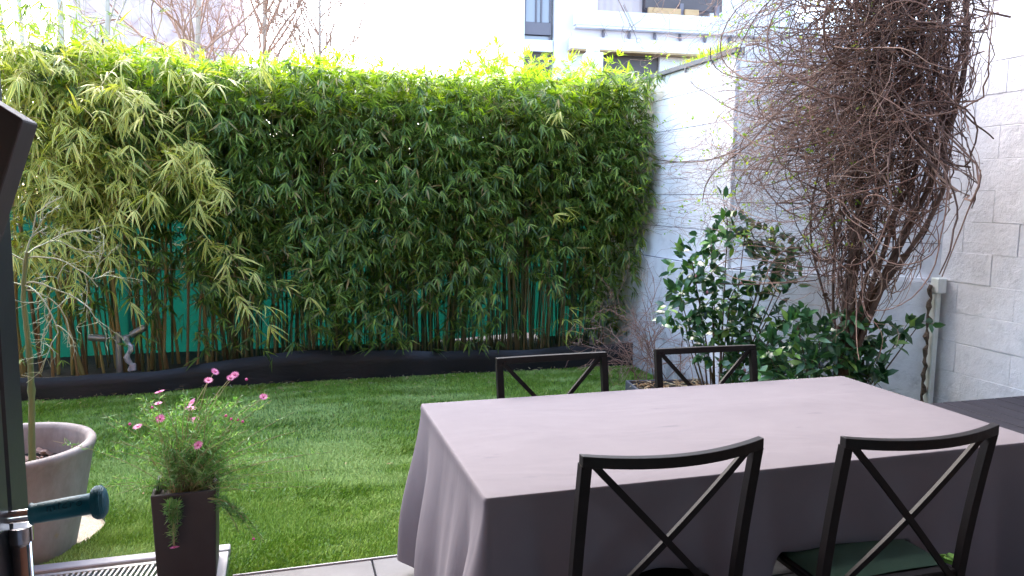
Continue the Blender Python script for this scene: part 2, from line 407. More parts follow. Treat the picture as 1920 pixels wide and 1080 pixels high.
g.add(V, F); tag(g.build('lawn_base', M['lawn']), kind='structure')
g = MB(); g.add([(HC[0]+r_*math.cos(2*PI*k/32), HC[1]+r_*math.sin(2*PI*k/32), -.06) for r_ in (HR+.02,) for k in range(32)], [tuple(range(32))])
o = g.build('gravel', M['gravel']); tag(o, 'pale gravel bed in the round lawn cut-out under the big clay pot', 'gravel', kind='stuff')
# grass blades
def lawn_blades():
    out = []
    def noise2(x, y, s, seed):
        r = np.random.RandomState(seed); v = 0
        for i in range(7):
            a = r.rand()*2*PI; f = s*(.6+r.rand()*1.6); v = v+np.sin((x*np.cos(a)+y*np.sin(a))*f*2*PI+r.rand()*6.28)
        return v/7
    bands = [(3.27, 4.1, 60000), (4.1, 5.0, 38000), (5.0, 6.75, 17000)]
    Vs = []; rn = []; al_ = []; pa = []; nn = 0; Ts = []
    for (a, b, den) in bands:
        xl, xr = -2.6, (4.25 if b > 4.5 else 1.2)
        N = int((xr-xl)*(b-a)*den*.9)
        x = rng.uniform(xl, xr, N); y = rng.uniform(a, b, N)
        k = (x-HC[0])**2+(y-HC[1])**2 > (HR-.005)**2
        k &= ~((x < -.25) & (y < 3.58)); k &= x < .40*y+1.55+2.2*(y > 4.6)
        x, y = x[k], y[k]; N = len(x)
        pn = .8*noise2(x, y*1.6, .42, 3)+.45*noise2(x*.6, y*1.8, 1.5, 17)+.25*noise2(x, y, 4.5, 23)
        dirn = 1.2*noise2(x, y, .8, 5)*3.0+1.2
        h = rng.uniform(.009, .017, N)*(1.15 if a < 4 else 1.35)*(1+.25*noise2(x, y, 2.5, 8)); wd = rng.uniform(.0018, .0034, N)*(1+(y-3.3)*.35)
        lean = rng.uniform(.3, 1.0, N)*h*1.0
        ang = dirn+rng.normal(0, .9, N)
        tx = np.cos(ang)*lean; ty = np.sin(ang)*lean
        fa = rng.rand(N)*PI
        ex = np.cos(fa)*wd*.5; ey = np.sin(fa)*wd*.5; z = np.full(N, -.02)
        P = np.stack([np.stack([x-ex, y-ey, z], 1), np.stack([x+ex, y+ey, z], 1),
                      np.stack([x+ex*.8+tx*.35, y+ey*.8+ty*.35, z+h*.65], 1), np.stack([x-ex*.8+tx*.35, y-ey*.8+ty*.35, z+h*.65], 1),
                      np.stack([x+tx, y+ty, z+h], 1)], 1).reshape(-1, 3)
        b0 = np.arange(N)[:, None]*5+nn
        Ts.append((b0[:, [0, 0, 0]]+np.array([[0, 1, 2]]))); Ts.append(b0[:, [0, 0, 0]]+np.array([[0, 2, 3]])); Ts.append(b0[:, [0, 0, 0]]+np.array([[3, 2, 4]]))
        Vs.append(P); nn += len(P); r0 = rng.rand(N)
        rn.append(np.repeat(np.clip(r0*.95+.22*noise2(x, y, 3.0, 11), 0, 1), 5)); pa.append(np.repeat(np.clip(pn*2.3+.10+rng.normal(0, .2, N), 0, .85), 5))
        al_.append(np.tile([0, 0, .6, .6, 1], N))
    return npmesh('grass', np.concatenate(Vs), None, np.concatenate(Ts), {'rnd': np.concatenate(rn), 'along': np.concatenate(al_), 'sheen': np.concatenate(pa)})
o = link('grass', lawn_blades(), M['grass']); tag(o, 'short bright green artificial turf between terrace and bamboo', 'grass', kind='stuff')

# leaf litter along the border and scattered on the turf
N = 470; x = np.concatenate([rng.uniform(-2.2, 3.2, 430), rng.uniform(-1.6, 1.2, 40)])
y = np.concatenate([6.72-np.abs(rng.normal(0, .22, 430)), rng.uniform(3.7, 6.4, 40)])
pos = np.stack([x, y, rng.uniform(.012, .022, N)], 1); a = rng.rand(N)*2*PI
d = np.stack([np.cos(a), np.sin(a), rng.normal(0, .12, N)], 1); nr = np.stack([rng.normal(0, .3, N), rng.normal(0, .3, N), np.ones(N)], 1)
o = link('fallen_leaves', leaf_mesh('fallen_leaves', [leaves(pos, d, nr, rng.uniform(.02, .065, N), rng.uniform(.004, .009, N))]), M['paper'])
tag(o, 'dry straw coloured bamboo leaves scattered on the turf', 'dead leaves', kind='stuff')

# terrace
g = MB()
for i, xa in enumerate(np.arange(-.245, 4.4, .6)):
    for j in range(3):
        yb = 3.27-.6*j; g.box((xa+.3, yb-.3, -.03), (.594, .594, .06), bev=.003)
for i, xa in enumerate(np.arange(-4.2, 4.4, .6)):
    for j in range(7):
        yb = 1.47-.6*j; g.box((xa+.3, yb-.3, -.03), (.594, .594, .06), bev=.003)
for xa in np.arange(-4.45, -.3, .6):
    for j in range(3):
        yb = 3.27-.6*j; g.box((xa+.297, yb-.3, -.03), (.594, .594, .06), bev=.003)
tag(g.build('terrace', M['tile']), kind='structure')
g = MB(); g.box((0, .3, -.055), (9, 5.9, .05)); tag(g.build('terrace_bed', M['joint']), kind='structure')
g = MB(); g.box((2.0, 3.277, -.01), (4.45, .008, .03)); g.box((-2.3, 3.545, -.012), (4.1, .06, .05), bev=.004)
tag(g.build('terrace_edge', M['stone_trim']), kind='structure')
t = empty('drain_grate', (-1.2, 3.39, 0), 0, 'slotted metal drain grate in the floor left of the square planter', 'drain grate')
g = MB(); g.box((0, 0, -.045), (1.83, .22, .02)); g.build('channel', M['void'], t)
g = MB()
for k in range(82):
    xx = -.89+k*.022
    if xx < .89: g.bar((xx-.012, -.085, -.004), (xx+.012, .085, -.004), .009, .012)
g.build('bars', M['grate'], t)
g = MB(); g.box((0, .097, -.006), (1.83, .02, .02)); g.box((0, -.097, -.006), (1.83, .02, .02)); g.build('frame', M['grate'], t)

# black border along the bed, slightly wavy
def border():
    xs = np.linspace(-3.4, 3.3, 90); V = []; F = []
    for i, x in enumerate(xs):
        y = float(np.interp(x, [-3.4, -2, -1, -.2, .5, 1.3, 3.3], [6.58, 6.62, 6.66, 6.84, 6.83, 6.76, 6.70]))+.012*math.sin(x*5.1)+.006*math.sin(x*13)
        z = .215+.018*math.sin(x*1.9+1)+.006*math.sin(x*8); ww = .006*math.sin(x*9)
        z = z+float(np.interp(x, [-3, -.8, 0, 3.3], [-.035, -.03, .01, -.02]))
        for (dy, dz) in ((-.012+ww, -.03), (-.006-ww, z*.5), (0, z), (.006, z+.002), (.012, z), (.012, -.03)): V.append((x, y+dy, dz))
    for i in range(len(xs)-1):
        for k in range(5): F.append((i*6+k, (i+1)*6+k, (i+1)*6+k+1, i*6+k+1))
    g = MB(); g.add(V, F); return g
tag(border().build('bed_edging', M['border'], smooth=True), 'black plastic edging strip running along the foot of the bamboo', 'edging')
g = MB(); g.box((0, 7.50, .01), (7.2, 1.2, .12)); tag(g.build('planting_bed', M['soil']), kind='structure')

# green netting fence
t = empty('netting_fence', (0, 7.95, 0), 0, 'green netting screen stretched behind the bamboo stems', 'fence')
nx, nz = 70, 14; V = []; F = []
for j in range(nz):
    for i in range(nx):
        x = -4+i*(7.3/(nx-1)); z = (.10 if 1.5 < x < 2.7 else .0)+j*(1.5/(nz-1))
        V.append((x, .012*math.sin(x*4+j*.5)+.008*math.sin(j*1.3+x*11), z+.02*math.sin(x*3)*(j == 0)))
for j in range(nz-1):
    for i in range(nx-1): F.append((j*nx+i, j*nx+i+1, (j+1)*nx+i+1, (j+1)*nx+i))
g = MB(); g.add(V, F); g.build('netting', M['net'], t, smooth=True)
for x in (-3.2, -1.4, .5, 2.4):
    g = MB(); g.tube([(x, .04, -.08), (x, .04, 1.68)], .02, 10); g.build('post', M['coping'], t)
for z in (.8, 1.5):
    g = MB(); g.tube([(-4, .035, z), (3.25, .035, z)], .006, 8); g.build('rail', M['coping'], t)

# ============================================================ WALLS on the right
def rotz_box(mb, a, b, z0, z1, th, side=1):
    a = Vector((*a, 0)); b = Vector((*b, 0)); d = (b-a); L = d.length; d.normalize(); nrm = Vector((d.y, -d.x, 0))*side
    M_ = Matrix((d, Vector((-d.y, d.x, 0)), Vector((0, 0, 1)))).transposed()
    c = (a+b)/2+nrm*th/2; mb.box((c.x, c.y, (z0+z1)/2), (L, th, z1-z0), M_)
PA, PB, PC = (3.29, 8.6), (3.285, 5.16), (4.17, 4.02)
t = empty('side_wall', (3.3, 6.5, 0), 0, 'white boarded garden wall with dark coping and pale plinth beside the bamboo', 'wall')
def child(mb, name, m, p=t, **k):
    o = mb.build(name, m, None, **k); o.parent = p; o.matrix_parent_inverse = p.matrix_world.inverted() if False else Matrix.Translation(-Vector(p.location)); return o
def hrow(z): return z
g = MB()
# boards with real gaps, upper wall
zz = [1.075, 1.36, 1.64, 1.92, 2.20, 2.48, 2.69]
for z0, z1 in zip(zz[:-1], zz[1:]):
    rotz_box(g, (PA[0], PA[1]), PB, z0+.003, z1-.003, .1, -1)
child(g, 'boards', M['wall_board'])
g = MB(); rotz_box(g, (PA[0]+.006, PA[1]), (PB[0]+.006, PB[1]+.05), 1.05, 2.68, .06, -1); child(g, 'joint', M['joint'])
g = MB(); rotz_box(g, (PA[0]-.035, PA[1]), (PB[0]-.035, PB[1]), -.1, 1.07, .13, -1); child(g, 'plinth', M['wall_plinth'])
g = MB(); rotz_box(g, (PA[0]-.03, PA[1]), (PB[0]-.03, PB[1]-.03), 2.69, 2.725, .17, -1)
for k in range(9):
    y = 8.4-k*.42; g.box((3.262, y, 2.68), (.012, .02, .06))
child(g, 'coping', M['coping'])
t = empty('corner_wall', (3.7, 4.5, 0), 0, 'white boarded wall behind the climbing vine, turning into the corner', 'wall')
g = MB()
zz = [1.075, 1.33, 1.58, 1.83, 2.08, 2.33, 2.58, 2.76]
for z0, z1 in zip(zz[:-1], zz[1:]): rotz_box(g, (PB[0]+.02, PB[1]-.02), PC, z0+.003, z1-.003, .1, -1)
child(g, 'boards', M['wall_board'], t)
g = MB(); rotz_box(g, (PB[0]+.04, PB[1]-.02), (PC[0], PC[1]+.012), 1.05, 2.75, .06, -1); child(g, 'joint', M['joint'], t)
d = (Vector(PC)-Vector(PB)).normalized(); nn_ = Vector((-d.y, d.x))*-1; off = .035
g = MB(); rotz_box(g, (PB[0]-.03, PB[1]-.045), (PC[0]-.07, PC[1]+.01), -.1, 1.07, .14, -1); child(g, 'plinth', M['wall_plinth'], t)
g = MB(); rotz_box(g, (3.86, 4.365), (4.10, 4.055), 1.074, 1.10, .07, -1); child(g, 'ledge', M['wall_board'], t)
# ragged crack strip and algae stained pipe chase in the corner
g = MB(); pr = []
for k in range(40):
    z = -.05+k*.0285; pr.append((4.075+.007*math.sin(k*2.3)+.006*math.sin(k*5.1), 4.0, z))
g.tube(pr, [.013+.005*math.sin(k*1.9)+.004*math.sin(k*4.7) for k in range(40)], 8)
child(g, 'crack', M['crack'], t)
g = MB(); g.box((4.125, 4.0, .50), (.045, .05, 1.06), bev=.006); g.box((4.125, 3.985, 1.06), (.07, .07, .10), bev=.006)
child(g, 'pipe_boxing', M['moss'], t)

# block wall: real blocks with joints
t = empty('block_wall', (4.17, 2, 0), 0, 'white painted concrete block wall at the right edge', 'wall')
rr = np.random.RandomState(4); g = MB()
zc = [-.08+.195*i for i in range(17)]
for j, (z0, z1) in enumerate(zip(zc[:-1], zc[1:])):
    y = 4.05-(.25 if j % 2 else .0); first = True; yy = 4.06
    while yy > .9:
        ln = (.2 if (first and j % 2) else .40)+rr.uniform(-.02, .02); first = False
        off = rr.uniform(-.0025, .0025); dz = rr.uniform(-.002, .002)
        g.box((4.22+off, yy-ln/2, (z0+z1)/2+dz), (.1, ln-.0009, z1-z0-.0009-.0012*(j%3==0)), bev=.0018)
        yy -= ln
o = child(g, 'blocks', M['wall_block'], t)
g = MB(); g.box((4.24, 1.6, 1.55), (.126, 5.1, 3.3)); child(g, 'mortar', M['joint_soft'], t)

t = empty('shade_wall', (-3.5, 4.7, 0), 0, 'unseen wall added left of the lawn to hold back sky light', 'wall')
g = MB(); g.box((-3.5, 5.0, .9), (.15, 7.2, 2.0)); child(g, 'panel', M['wall_plinth'], t)  # out of view, added to dim the side light on the cloth
g = MB(); g.box((-3.5, 5.0, 1.93), (.24, 7.2, .05)); child(g, 'coping', M['coping'], t)
# ============================================================ HOUSE behind the camera (unseen roof, run forward to shade the table)
t = empty('house', (0, -1, 0), 0, 'dim room of the house the terrace opens from', 'house')
g = MB(); g.box((-3.1, -4.4, 1.35), (2.8, .2, 2.9)); g.box((3.6, -4.4, 1.35), (1.8, .2, 2.9)); g.box((.5, -4.4, 2.4), (4.4, .2, .8)); g.box((.5, -4.4, .55), (4.4, .2, 1.3)); g.box((-3.6, -1.5, 1.35), (.2, 5.6, 2.9)); g.box((4.27, -1.6, 1.35), (.2, 5.0, 2.9)); child(g, 'wall', M['interior'], t)  # back wall opening added to let sky light reach the cloth front
g = MB(); g.box((-.55, -.75, 2.89), (7.7, 7.4, .12)); g.box((3.8, -1.6, 2.89), (1.0, 5.4, .12)); child(g, 'ceiling', M['interior'], t)
g = MB(); g.box((-2.2, 1.35, 1.35), (2.8, .2, 2.9)); child(g, 'front_wall', M['interior'], t)
t = empty('door_frame', (-.5, 1.3, 0), 0, 'dark blue-grey metal door frame at the left edge', 'door frame')
g = MB(); g.box((-.392-.035, 1.30, 1.38), (.07, .08, 2.8), bev=.004); g.box((-.392-.025, 1.20, 1.38), (.05, .10, 2.8), bev=.003); child(g, 'jamb', M['jamb'], t)
g = MB(); g.box((-.62, 1.31, 1.38), (.28, .05, 2.8)); child(g, 'door_panel', M['jamb'], t)
g = MB(); g.prism([(-.56, 1.86), (-.300, 1.688), (-.396, 1.40), (-.66, 1.56)], 1.095, 1.160)
o = g.build('shutter_panel', M['panel']); tag(o, 'slanting dark brown panel jutting in at the upper left edge', 'panel')
bv = o.modifiers.new('b', 'BEVEL'); bv.width = .003; bv.segments = 2
g = MB()

# ============================================================ TABLE + CLOTH
TX0, TX1, TY0, TY1, TZ = .54, 2.624, 2.025, 3.065, .75
t = empty('dining_table', ((TX0+TX1)/2, (TY0+TY1)/2, 0), 0, 'long outdoor dining table hidden under the pale cloth', 'table')
g = MB(); g.box((0, 0, .726), (TX1-TX0-.02, TY1-TY0-.02, .03), bev=.004); g.build('tabletop', M['slat'], t)
for sx in (-1, 1):
    for sy in (-1, 1):
        g = MB(); g.box((sx*.94, sy*.42, .355), (.06, .06, .71), bev=.004); g.build('leg', M['black_metal'], t)
# chair spans where the hem lies on a seat
FRONT = [(.70, 1.27), (1.48, 2.06)]; BACK = [(.87, 1.43), (1.63, 2.21)]
def cloth():
    rc = .012; W, D = TX1-TX0, TY1-TY0
    pts = []   # perimeter: (x,y,nx,ny, side)
    ns, nd = 150, 80; na = 10
    def seg(x0, y0, x1, y1, nx, ny, n, side):
        for i in range(n): u = i/n; pts.append((x0+(x1-x0)*u, y0+(y1-y0)*u, nx, ny, side))
    seg(TX0+rc, TY0, TX1-rc, TY0, 0, -1, ns, 0)
    for i in range(na): a = -PI/2+PI/2*i/na; pts.append((TX1-rc+rc*math.cos(a), TY0+rc+rc*math.sin(a), math.cos(a), math.sin(a), 1))
    seg(TX1, TY0+rc, TX1, TY1-rc, 1, 0, nd, 2)
    for i in range(na): a = PI/2*i/na; pts.append((TX1-rc+rc*math.cos(a), TY1-rc+rc*math.sin(a), math.cos(a), math.sin(a), 3))
    seg(TX1-rc, TY1, TX0+rc, TY1, 0, 1, ns, 4)
    for i in range(na): a = PI/2+PI/2*i/na; pts.append((TX0+rc+rc*math.cos(a), TY1-rc+rc*math.sin(a), math.cos(a), math.sin(a), 5))
    seg(TX0, TY1-rc, TX0, TY0+rc, -1, 0, nd, 6)
    for i in range(na): a = PI+PI/2*i/na; pts.append((TX0+rc+rc*math.cos(a), TY0+rc+rc*math.sin(a), math.cos(a), math.sin(a), 7))
    m_ = len(pts); drops = [0, .0025, .006, .012, .03, .06, .1, .15, .2, .25, .3, .35, .4, .45, .5, .55, .6, .64, .67]
    V = []; F = []
    # top grid: inner rings shrink to the centre line
    shr = [.45, .3, .15, .06, .02, .006, .002]
    rings = []
    for s_ in shr:
        rg = []
        for (x, y, nx, ny, sd) in pts:
            k = min(1, s_); cx = min(max(x, TX0+.5*k*D*1.1), TX1-.5*k*D*1.1) if 0 else x
            xx = x-(x-(TX0+TX1)/2)*k*2*.5; yy = y-(y-(TY0+TY1)/2)*k*2*.98
            zt = TZ+.0012*math.sin(xx*7+yy*3)*k+.002
            rg.append(len(V)); V.append((xx, yy, zt-.0015*(s_ < .01)))
        rings.append(rg)
    per = 0; S_ = []
    for i in range(m_):
        if i: per += math.hypot(pts[i][0]-pts[i-1][0], pts[i][1]-pts[i-1][1])
        S_.append(per)
    def sm(x): x = max(0, min(1, x)); return x*x*(3-2*x)
    def inside(x, spans):
        return max([sm((x-a+.05)/.10)*sm((b+.05-x)/.10) for a, b in spans])
    for dr in drops:
        rg = []
        T = sm(dr/.55)*.7+dr*.45
        for i, (x, y, nx, ny, sd) in enumerate(pts):
            s_ = S_[i]
            fold = .5*math.sin(s_*9.3+.6)+.35*math.sin(s_*17.1+2)+.25*math.sin(s_*4.1+1)+.18*math.sin(s_*33)
            cor = 0
            for (cx, cy) in ((TX0, TY0), (TX1, TY0), (TX0, TY1), (TX1, TY1)):
                dd = math.hypot(x-cx, y-cy); cor += math.exp(-(dd/.09)**2)*.75-.55*math.exp(-((dd-.17)/.055)**2)+.25*math.exp(-((dd-.30)/.06)**2)
            amp = .026 if sd in (6, 5, 7) else .016
            out = .001+T*(.055+amp*fold*1.1+.070*cor)
            z = TZ-dr
            if dr <= .012:
                q = dr/.012; out = .004*math.sin(q*PI/2)+out*q*.3; z = TZ-.004*(1-math.cos(q*PI/2))-dr*.6
            dxx, dyy = nx, ny
            if cor > .3:      # corner fold points diagonally
                cx = -1 if x < (TX0+TX1)/2 else 1; cy = -1 if y < (TY0+TY1)/2 else 1
                w_ = min(1, cor); dxx = nx*(1-.3*w_)+.3*w_*cx; dyy = ny*(1-.3*w_)+.3*w_*cy
            X = x+dxx*out; Y = y+dyy*out
            k = inside(X, FRONT) if sd == 0 else (inside(X, BACK) if sd == 4 else 0)
            zlim = .478+.004*math.sin(X*30)
            if k > 0 and z < zlim:
                ex = zlim-z; z2 = zlim-.012*min(1, ex*4); y2 = Y-ny*.05*min(1, ex*3)
                z = z+(z2-z)*k; Y = Y+(y2-Y)*k
            z = max(z, .075+.01*math.sin(s_*11))
            rg.append(len(V)); V.append((X, Y, z))
        rings.append(rg)
    for a, b in zip(rings[:-1], rings[1:]):
        for i in range(m_): j = (i+1) % m_; F.append((a[i], b[i], b[j], a[j]))
    F.append(tuple(rings[0]))
    g = MB(); g.add(V, F); return g
o = cloth().build('tablecloth', M['cloth'], smooth=True); tag(o, 'long pale mauve-beige tablecloth draped to the floor over the dining table', 'tablecloth')
# dark slatted table beyond the right end
t = empty('slatted_table', (3.32, 2.0, 0), 0, 'low dark grey slatted table beyond the right end of the cloth', 'table')
g = MB()
for k in range(9): g.box((-.555+k*.1, 0, .70), (.094, 1.30, .028), bev=.0012)
g.build('slats', M['slat'], t)
for y_ in (-.62, .62):
    g = MB(); g.box((-.16, y_, .665), (.85, .04, .038)); g.build('frame_bar', M['slat'], t)
for sx in (-.55, .23):
    for sy in (-.6, .6):
        g = MB(); g.box((sx, sy, .34), (.05, .05, .65)); g.build('leg', M['slat'], t)

# ============================================================ CHAIRS
def make_chair():
    r = empty('garden_chair'); bm_ = M['black_metal']
    # chair faces +Y ; origin on the floor under the seat centre ; back at -Y
    W = .262; sq = .026; yb, yt = -.262, -.335; zt = .925
    def back(z): return yb+(yt-yb)*max(0, (z-.43)/(zt-.43))**1.25
    for sx in (-1, 1):
        g = MB(); zs = [.43, .55, .67, .79, zt-.012]
        fl = lambda z: W*(.985+.015*max(0, (z-.43)/(zt-.43)))
        for a, b in zip(zs[:-1], zs[1:]): g.bar((sx*fl(a), back(a), a), (sx*fl(b), back(b), b+.0005), sq, .03, (1, 0, 0))
        g.build('back_post', bm_, r)
        g = MB(); g.bar((sx*W*.985, yb, .43), (sx*W*.985, yb-.05, .0), sq, .03, (1, 0, 0)); g.build('leg', bm_, r)
        g = MB(); g.bar((sx*W*.95, .21, .43), (sx*W*.95, .225, .0), sq, .03, (1, 0, 0)); g.build('leg', bm_, r)
    def rail(z, w, h, bow, dip=0):
        g = MB(); n = 14; V = []; F = []
        for i in range(n+1):
            u = -1+2*i/n; x = u*w; y = back(z)-bow*(1-u*u); zz_ = z-dip*(1-u*u)
            for (dy, dz) in ((-.013, -h/2), (.013, -h/2), (.013, h/2), (-.013, h/2)): V.append((x, y+dy, zz_+dz))
        for i in range(n):
            for k in range(4): F.append((i*4+k, i*4+(k+1) % 4, (i+1)*4+(k+1) % 4, (i+1)*4+k))
        F.append((3, 2, 1, 0)); F.append(tuple(n*4+k for k in range(4))); g.add(V, F); return g
    o = rail(zt, W+.013, .030, .048, .009).build('top_rail', bm_, r)
    bv = o.modifiers.new('b', 'BEVEL'); bv.width = .002; bv.segments = 2
    rail(.395, W*.985-.013, .026, .03).build('lower_rail', bm_, r)
    ws, zb, ztt = W-.02, .405, zt-.012
    for sx in (-1, 1):
        g = MB(); n = 8; P = []
        for i in range(n+1):
            u = i/n; z = ztt+(zb-ztt)*u; x = sx*(ws-2*ws*u); bow = .022*(1-(x/ws)**2)
            P.append((x, back(z)-bow+sx*.003, z))
        for a, b in zip(P[:-1], P[1:]): g.bar(a, b, .019, .012, (0, 1, 0))
        g.build('cross_brace', bm_, r)
    g = MB(); g.box((0, -.02, .435), (W*1.9, .50, .022), bev=.005); g.build('seat', bm_, r)
    for sx in (-1, 1):
        g = MB(); g.bar((sx*W*.95, -.28, .2), (sx*W*.95, .21, .2), .014, .014); g.build('stretcher', bm_, r)
    return r
def copy_tree(o, parent=None):
    c = o.copy(); S.collection.objects.link(c)
    if parent: c.parent = parent
    for ch in o.children: copy_tree(ch, c)
    return c
c1 = make_chair(); GR = 'black metal chairs around the dining table'
c1.location = (.998, 2.13, 0); c1.rotation_euler.z = rad(1.5)
tag(c1, 'near black cross-back metal chair facing the middle of the cloth, no cushion', 'chair', GR)
c2 = copy_tree(c1); c2.location = (1.785, 2.075, 0); c2.rotation_euler.z = rad(-.5)
tag(c2, 'near black cross-back metal chair holding the green seat cushion', 'chair', GR)
c3 = copy_tree(c1); c3.location = (1.165, 2.86, -.005); c3.rotation_euler.z = PI+rad(2); c3.scale = (.96, .96, .965)
tag(c3, 'black metal chair beyond the table, standing in front of the black edging', 'chair', GR)
c4 = copy_tree(c1); c4.location = (1.925, 2.87, -.005); c4.rotation_euler.z = PI-rad(2); c4.scale = (.96, .96, .965)
tag(c4, 'black metal chair beyond the table, standing in front of the camellia', 'chair', GR)
# green cushion
t = empty('seat_cushion', (1.79, 2.02, .447), 0, 'thin green seat cushion on the near right chair', 'cushion')
g = MB(); n = 14
V = []; F = []
for j in range(n+1):
    for i in range(n+1):
        u, v = -1+2*i/n, -1+2*j/n; e = (1-abs(u)**6)*(1-abs(v)**6); V.append((u*.235, v*.18, .004+.020*max(0, e)**.5+.002*math.sin(u*5)*math.sin(v*4)))
for j in range(n+1):
    for i in range(n+1):
        u, v = -1+2*i/n, -1+2*j/n; V.append((u*.235, v*.18, .002))
m0 = (n+1)**2
for j in range(n):
    for i in range(n):
        a = j*(n+1)+i; F.append((a, a+1, a+n+2, a+n+1)); F.append((m0+a, m0+a+n+1, m0+a+n+2, m0+a+1))
g.add(V, F); g.build('pad', M['cushion'], t, smooth=True)
g = MB(); g.tube([(.245, -.165, .012), (.27, -.19, .02), (.285, -.175, .01), (.265, -.14, .005), (.24, -.15, .012)], .007, 8)
g.box((.258, -.172, .012), (.05, .035, .022), Matrix.Rotation(.5, 3, 'Z'), bev=.006); g.build('tie', M['strap'], t, smooth=True)

# ============================================================ BIG POT with young tree
PCX, PCY, PR, PZ = -1.19, 3.83, .345, .475
t = empty('clay_pot', (PCX, PCY, -.06), 0, 'large weathered round clay pot on gravel at left', 'plant pot')
pf = [(.0, 0), (.235, 0), (.243, .012), (.262, .10), (.295, .25), (.322, .40), (.335, .47), (.345, .50), (.350, .515), (.350, .528), (.343, .537), (.325, .540), (.313, .533), (.305, .515), (.298, .47), (.28, .36)]
g = MB(); g.lathe(pf, n=72); g.build('body', M['pot_clay'], t, smooth=True)
g = MB(); g.add([(.287*math.cos(a), .287*math.sin(a), .40) for a in np.linspace(0, 2*PI, 33)[:-1]], [tuple(range(32))]); g.build('soil', M['soil'], t)
g = MB(); r2_ = np.random.RandomState(2)
for k in range(230):
    rr_ = .275*math.sqrt(r2_.rand()); a = r2_.rand()*6.28; E_ = Euler((r2_.rand()*.9, r2_.rand()*.9, r2_.rand()*6.3)).to_matrix()
    g.box((rr_*math.cos(a), rr_*math.sin(a), .405+r2_.rand()*.018), (.02+.025*r2_.rand(), .012+.012*r2_.rand(), .006), E_)
g.build('bark_chips', M['bark_chip'], t)
# tree: trunk and pale drooping twigs
t = empty('young_tree', (-1.09, 3.83, .34), 0, 'young bare tree with green trunk and pale drooping twigs in the clay pot', 'tree')
tp = [(-1.098, 3.83, .345), (-1.093, 3.83, .5), (-1.083, 3.83, .68), (-1.080, 3.83, .83), (-1.086, 3.83, 1.0), (-1.092, 3.83, 1.12), (-1.085, 3.83, 1.21), (-1.073, 3.83, 1.30), (-1.064, 3.83, 1.335)]
g = MB(); pts = []; rds = []
for i in range(len(tp)-1):
    for k in range(4):
        u = k/4; pts.append(Vector(tp[i])*(1-u)+Vector(tp[i+1])*u); zz_ = pts[-1].z
        rds.append((.0150-.006*(zz_-.34)+.0008*math.sin(zz_*90))*(1.25 if .0 < (zz_*7) % 1 < .12 else 1))
pts.append(Vector(tp[-1])); rds.append(.013)
g.tube(pts, rds, 14); child(g, 'trunk', M['tree_bark'], t, smooth=True)
def droop_branch(p, d, L, n, grav, r, wob, rs):
    P = [np.array(p, float)]; d = unit(np.array(d, float))
    for i in range(n-1):
        d = unit(d+np.array([0, 0, -grav])+rs.normal(0, wob, 3)); P.append(P[-1]+d*L/(n-1))
    return np.array(P)
rs = np.random.RandomState(12); paths = []; rad_ = []
def grow(p, d, L, r, depth, grav):
    n = 9; P = droop_branch(p, d, L, n, grav, r, .12, rs); paths.append(P); rad_.append(np.linspace(r, r*.6, n))
    if depth == 0: return
    for k in range({3: 3, 2: 3, 1: 3}[depth]):
        i = rs.randint(2, n); dd = unit(P[min(i, n-1)]-P[i-1]); nd = unit(dd+rs.normal(0, .65, 3)*np.array([1, .8, .9]))
        grow(P[min(i, n-1)], nd, L*rs.uniform(.4, .72), r*.62, depth-1, grav*rs.uniform(-.4, 1.0))
for (px_, pz_, dx, dy, dz, L, gv) in [(-1.084, 1.20, 1, -.1, .25, .50, .13), (-1.088, 1.17, 1, .2, .1, .42, .22), (-1.075, 1.31, 1, -.1, .35, .55, .13), (-1.07, 1.33, .3, .2, 1, .3, .0), (-1.09, 1.19, -1, 0, .35, .38, .10), (-1.08, 1.30, -.8, -.2, .8, .36, .03), (-1.085, 1.19, .7, -.6, .2, .48, .22), (-1.075, 1.32, .6, .6, .5, .4, .1)]:
    grow((px_, 3.83, pz_), (dx, dy, dz), L*.62, .0038, 3, gv*1.1)
me = tube_mesh('branches', [tubes(paths, rad_, 5)])
o = link('branches', me, M['pale_twig'], t, True); o.location = -Vector(t.location)

# ============================================================ SQUARE PLANTER with pink daisies
t = empty('square_planter', (-.40, 3.35, .01), rad(1), 'tall square dark grey planter at the terrace edge holding daisies', 'planter')
def frustum(w0, w1, h, wall, zin):
    g = MB(); a, b, c = w0/2, w1/2, w1/2-wall
    q = [(-1, -1), (1, -1), (1, 1), (-1, 1)]
    V = [(x*a, y*a, 0) for x, y in q]+[(x*b, y*b, h) for x, y in q]+[(x*c, y*c, h) for x, y in q]+[(x*c*.98, y*c*.98, zin) for x, y in q]
    F = [(3, 2, 1, 0)]
    for L_0 in (0, 4, 8):
        for k in range(4): F.append((L_0+k, L_0+(k+1) % 4, L_0+4+(k+1) % 4, L_0+4+k))
    g.add(V, F); return g
o = frustum(.222, .245, .39, .018, .32).build('body', M['pot_grey'], t); bv = o.modifiers.new('b', 'BEVEL'); bv.width = .006; bv.segments = 3; bv.limit_method = 'ANGLE'
g = MB(); g.box((0, 0, .34), (.204, .204, .01)); g.build('soil', M['soil'], t)
g = MB(); g.box((-.40+.012, 3.345, .006), (.27, .30, .016), bev=.003); o = g.build('saucer', M['stone_trim']); tag(o, 'pale square tray under the dark daisy planter', 'tray')
t = empty('daisy_plant', (-.40, 3.35, .35), 0, 'feathery green daisy plant with pink flowers in the square planter', 'plant')
rs = np.random.RandomState(21); base = np.array([-.40, 3.35, .34])
heads = [(-.488, .792, 1), (-.491, .681, 1), (-.359, .664, 1), (-.350, .556, 1), (-.456, .125, .9), (-.274, .865, .8), (-.197, .847, .8), (-.085, .746, .8), (-.575, .653, .9), (-.367, .740, .9), (-.372, .715, 1.1), (-.30, .83, .8), (-.215, .835, .7), (-.495, .745, .7)]
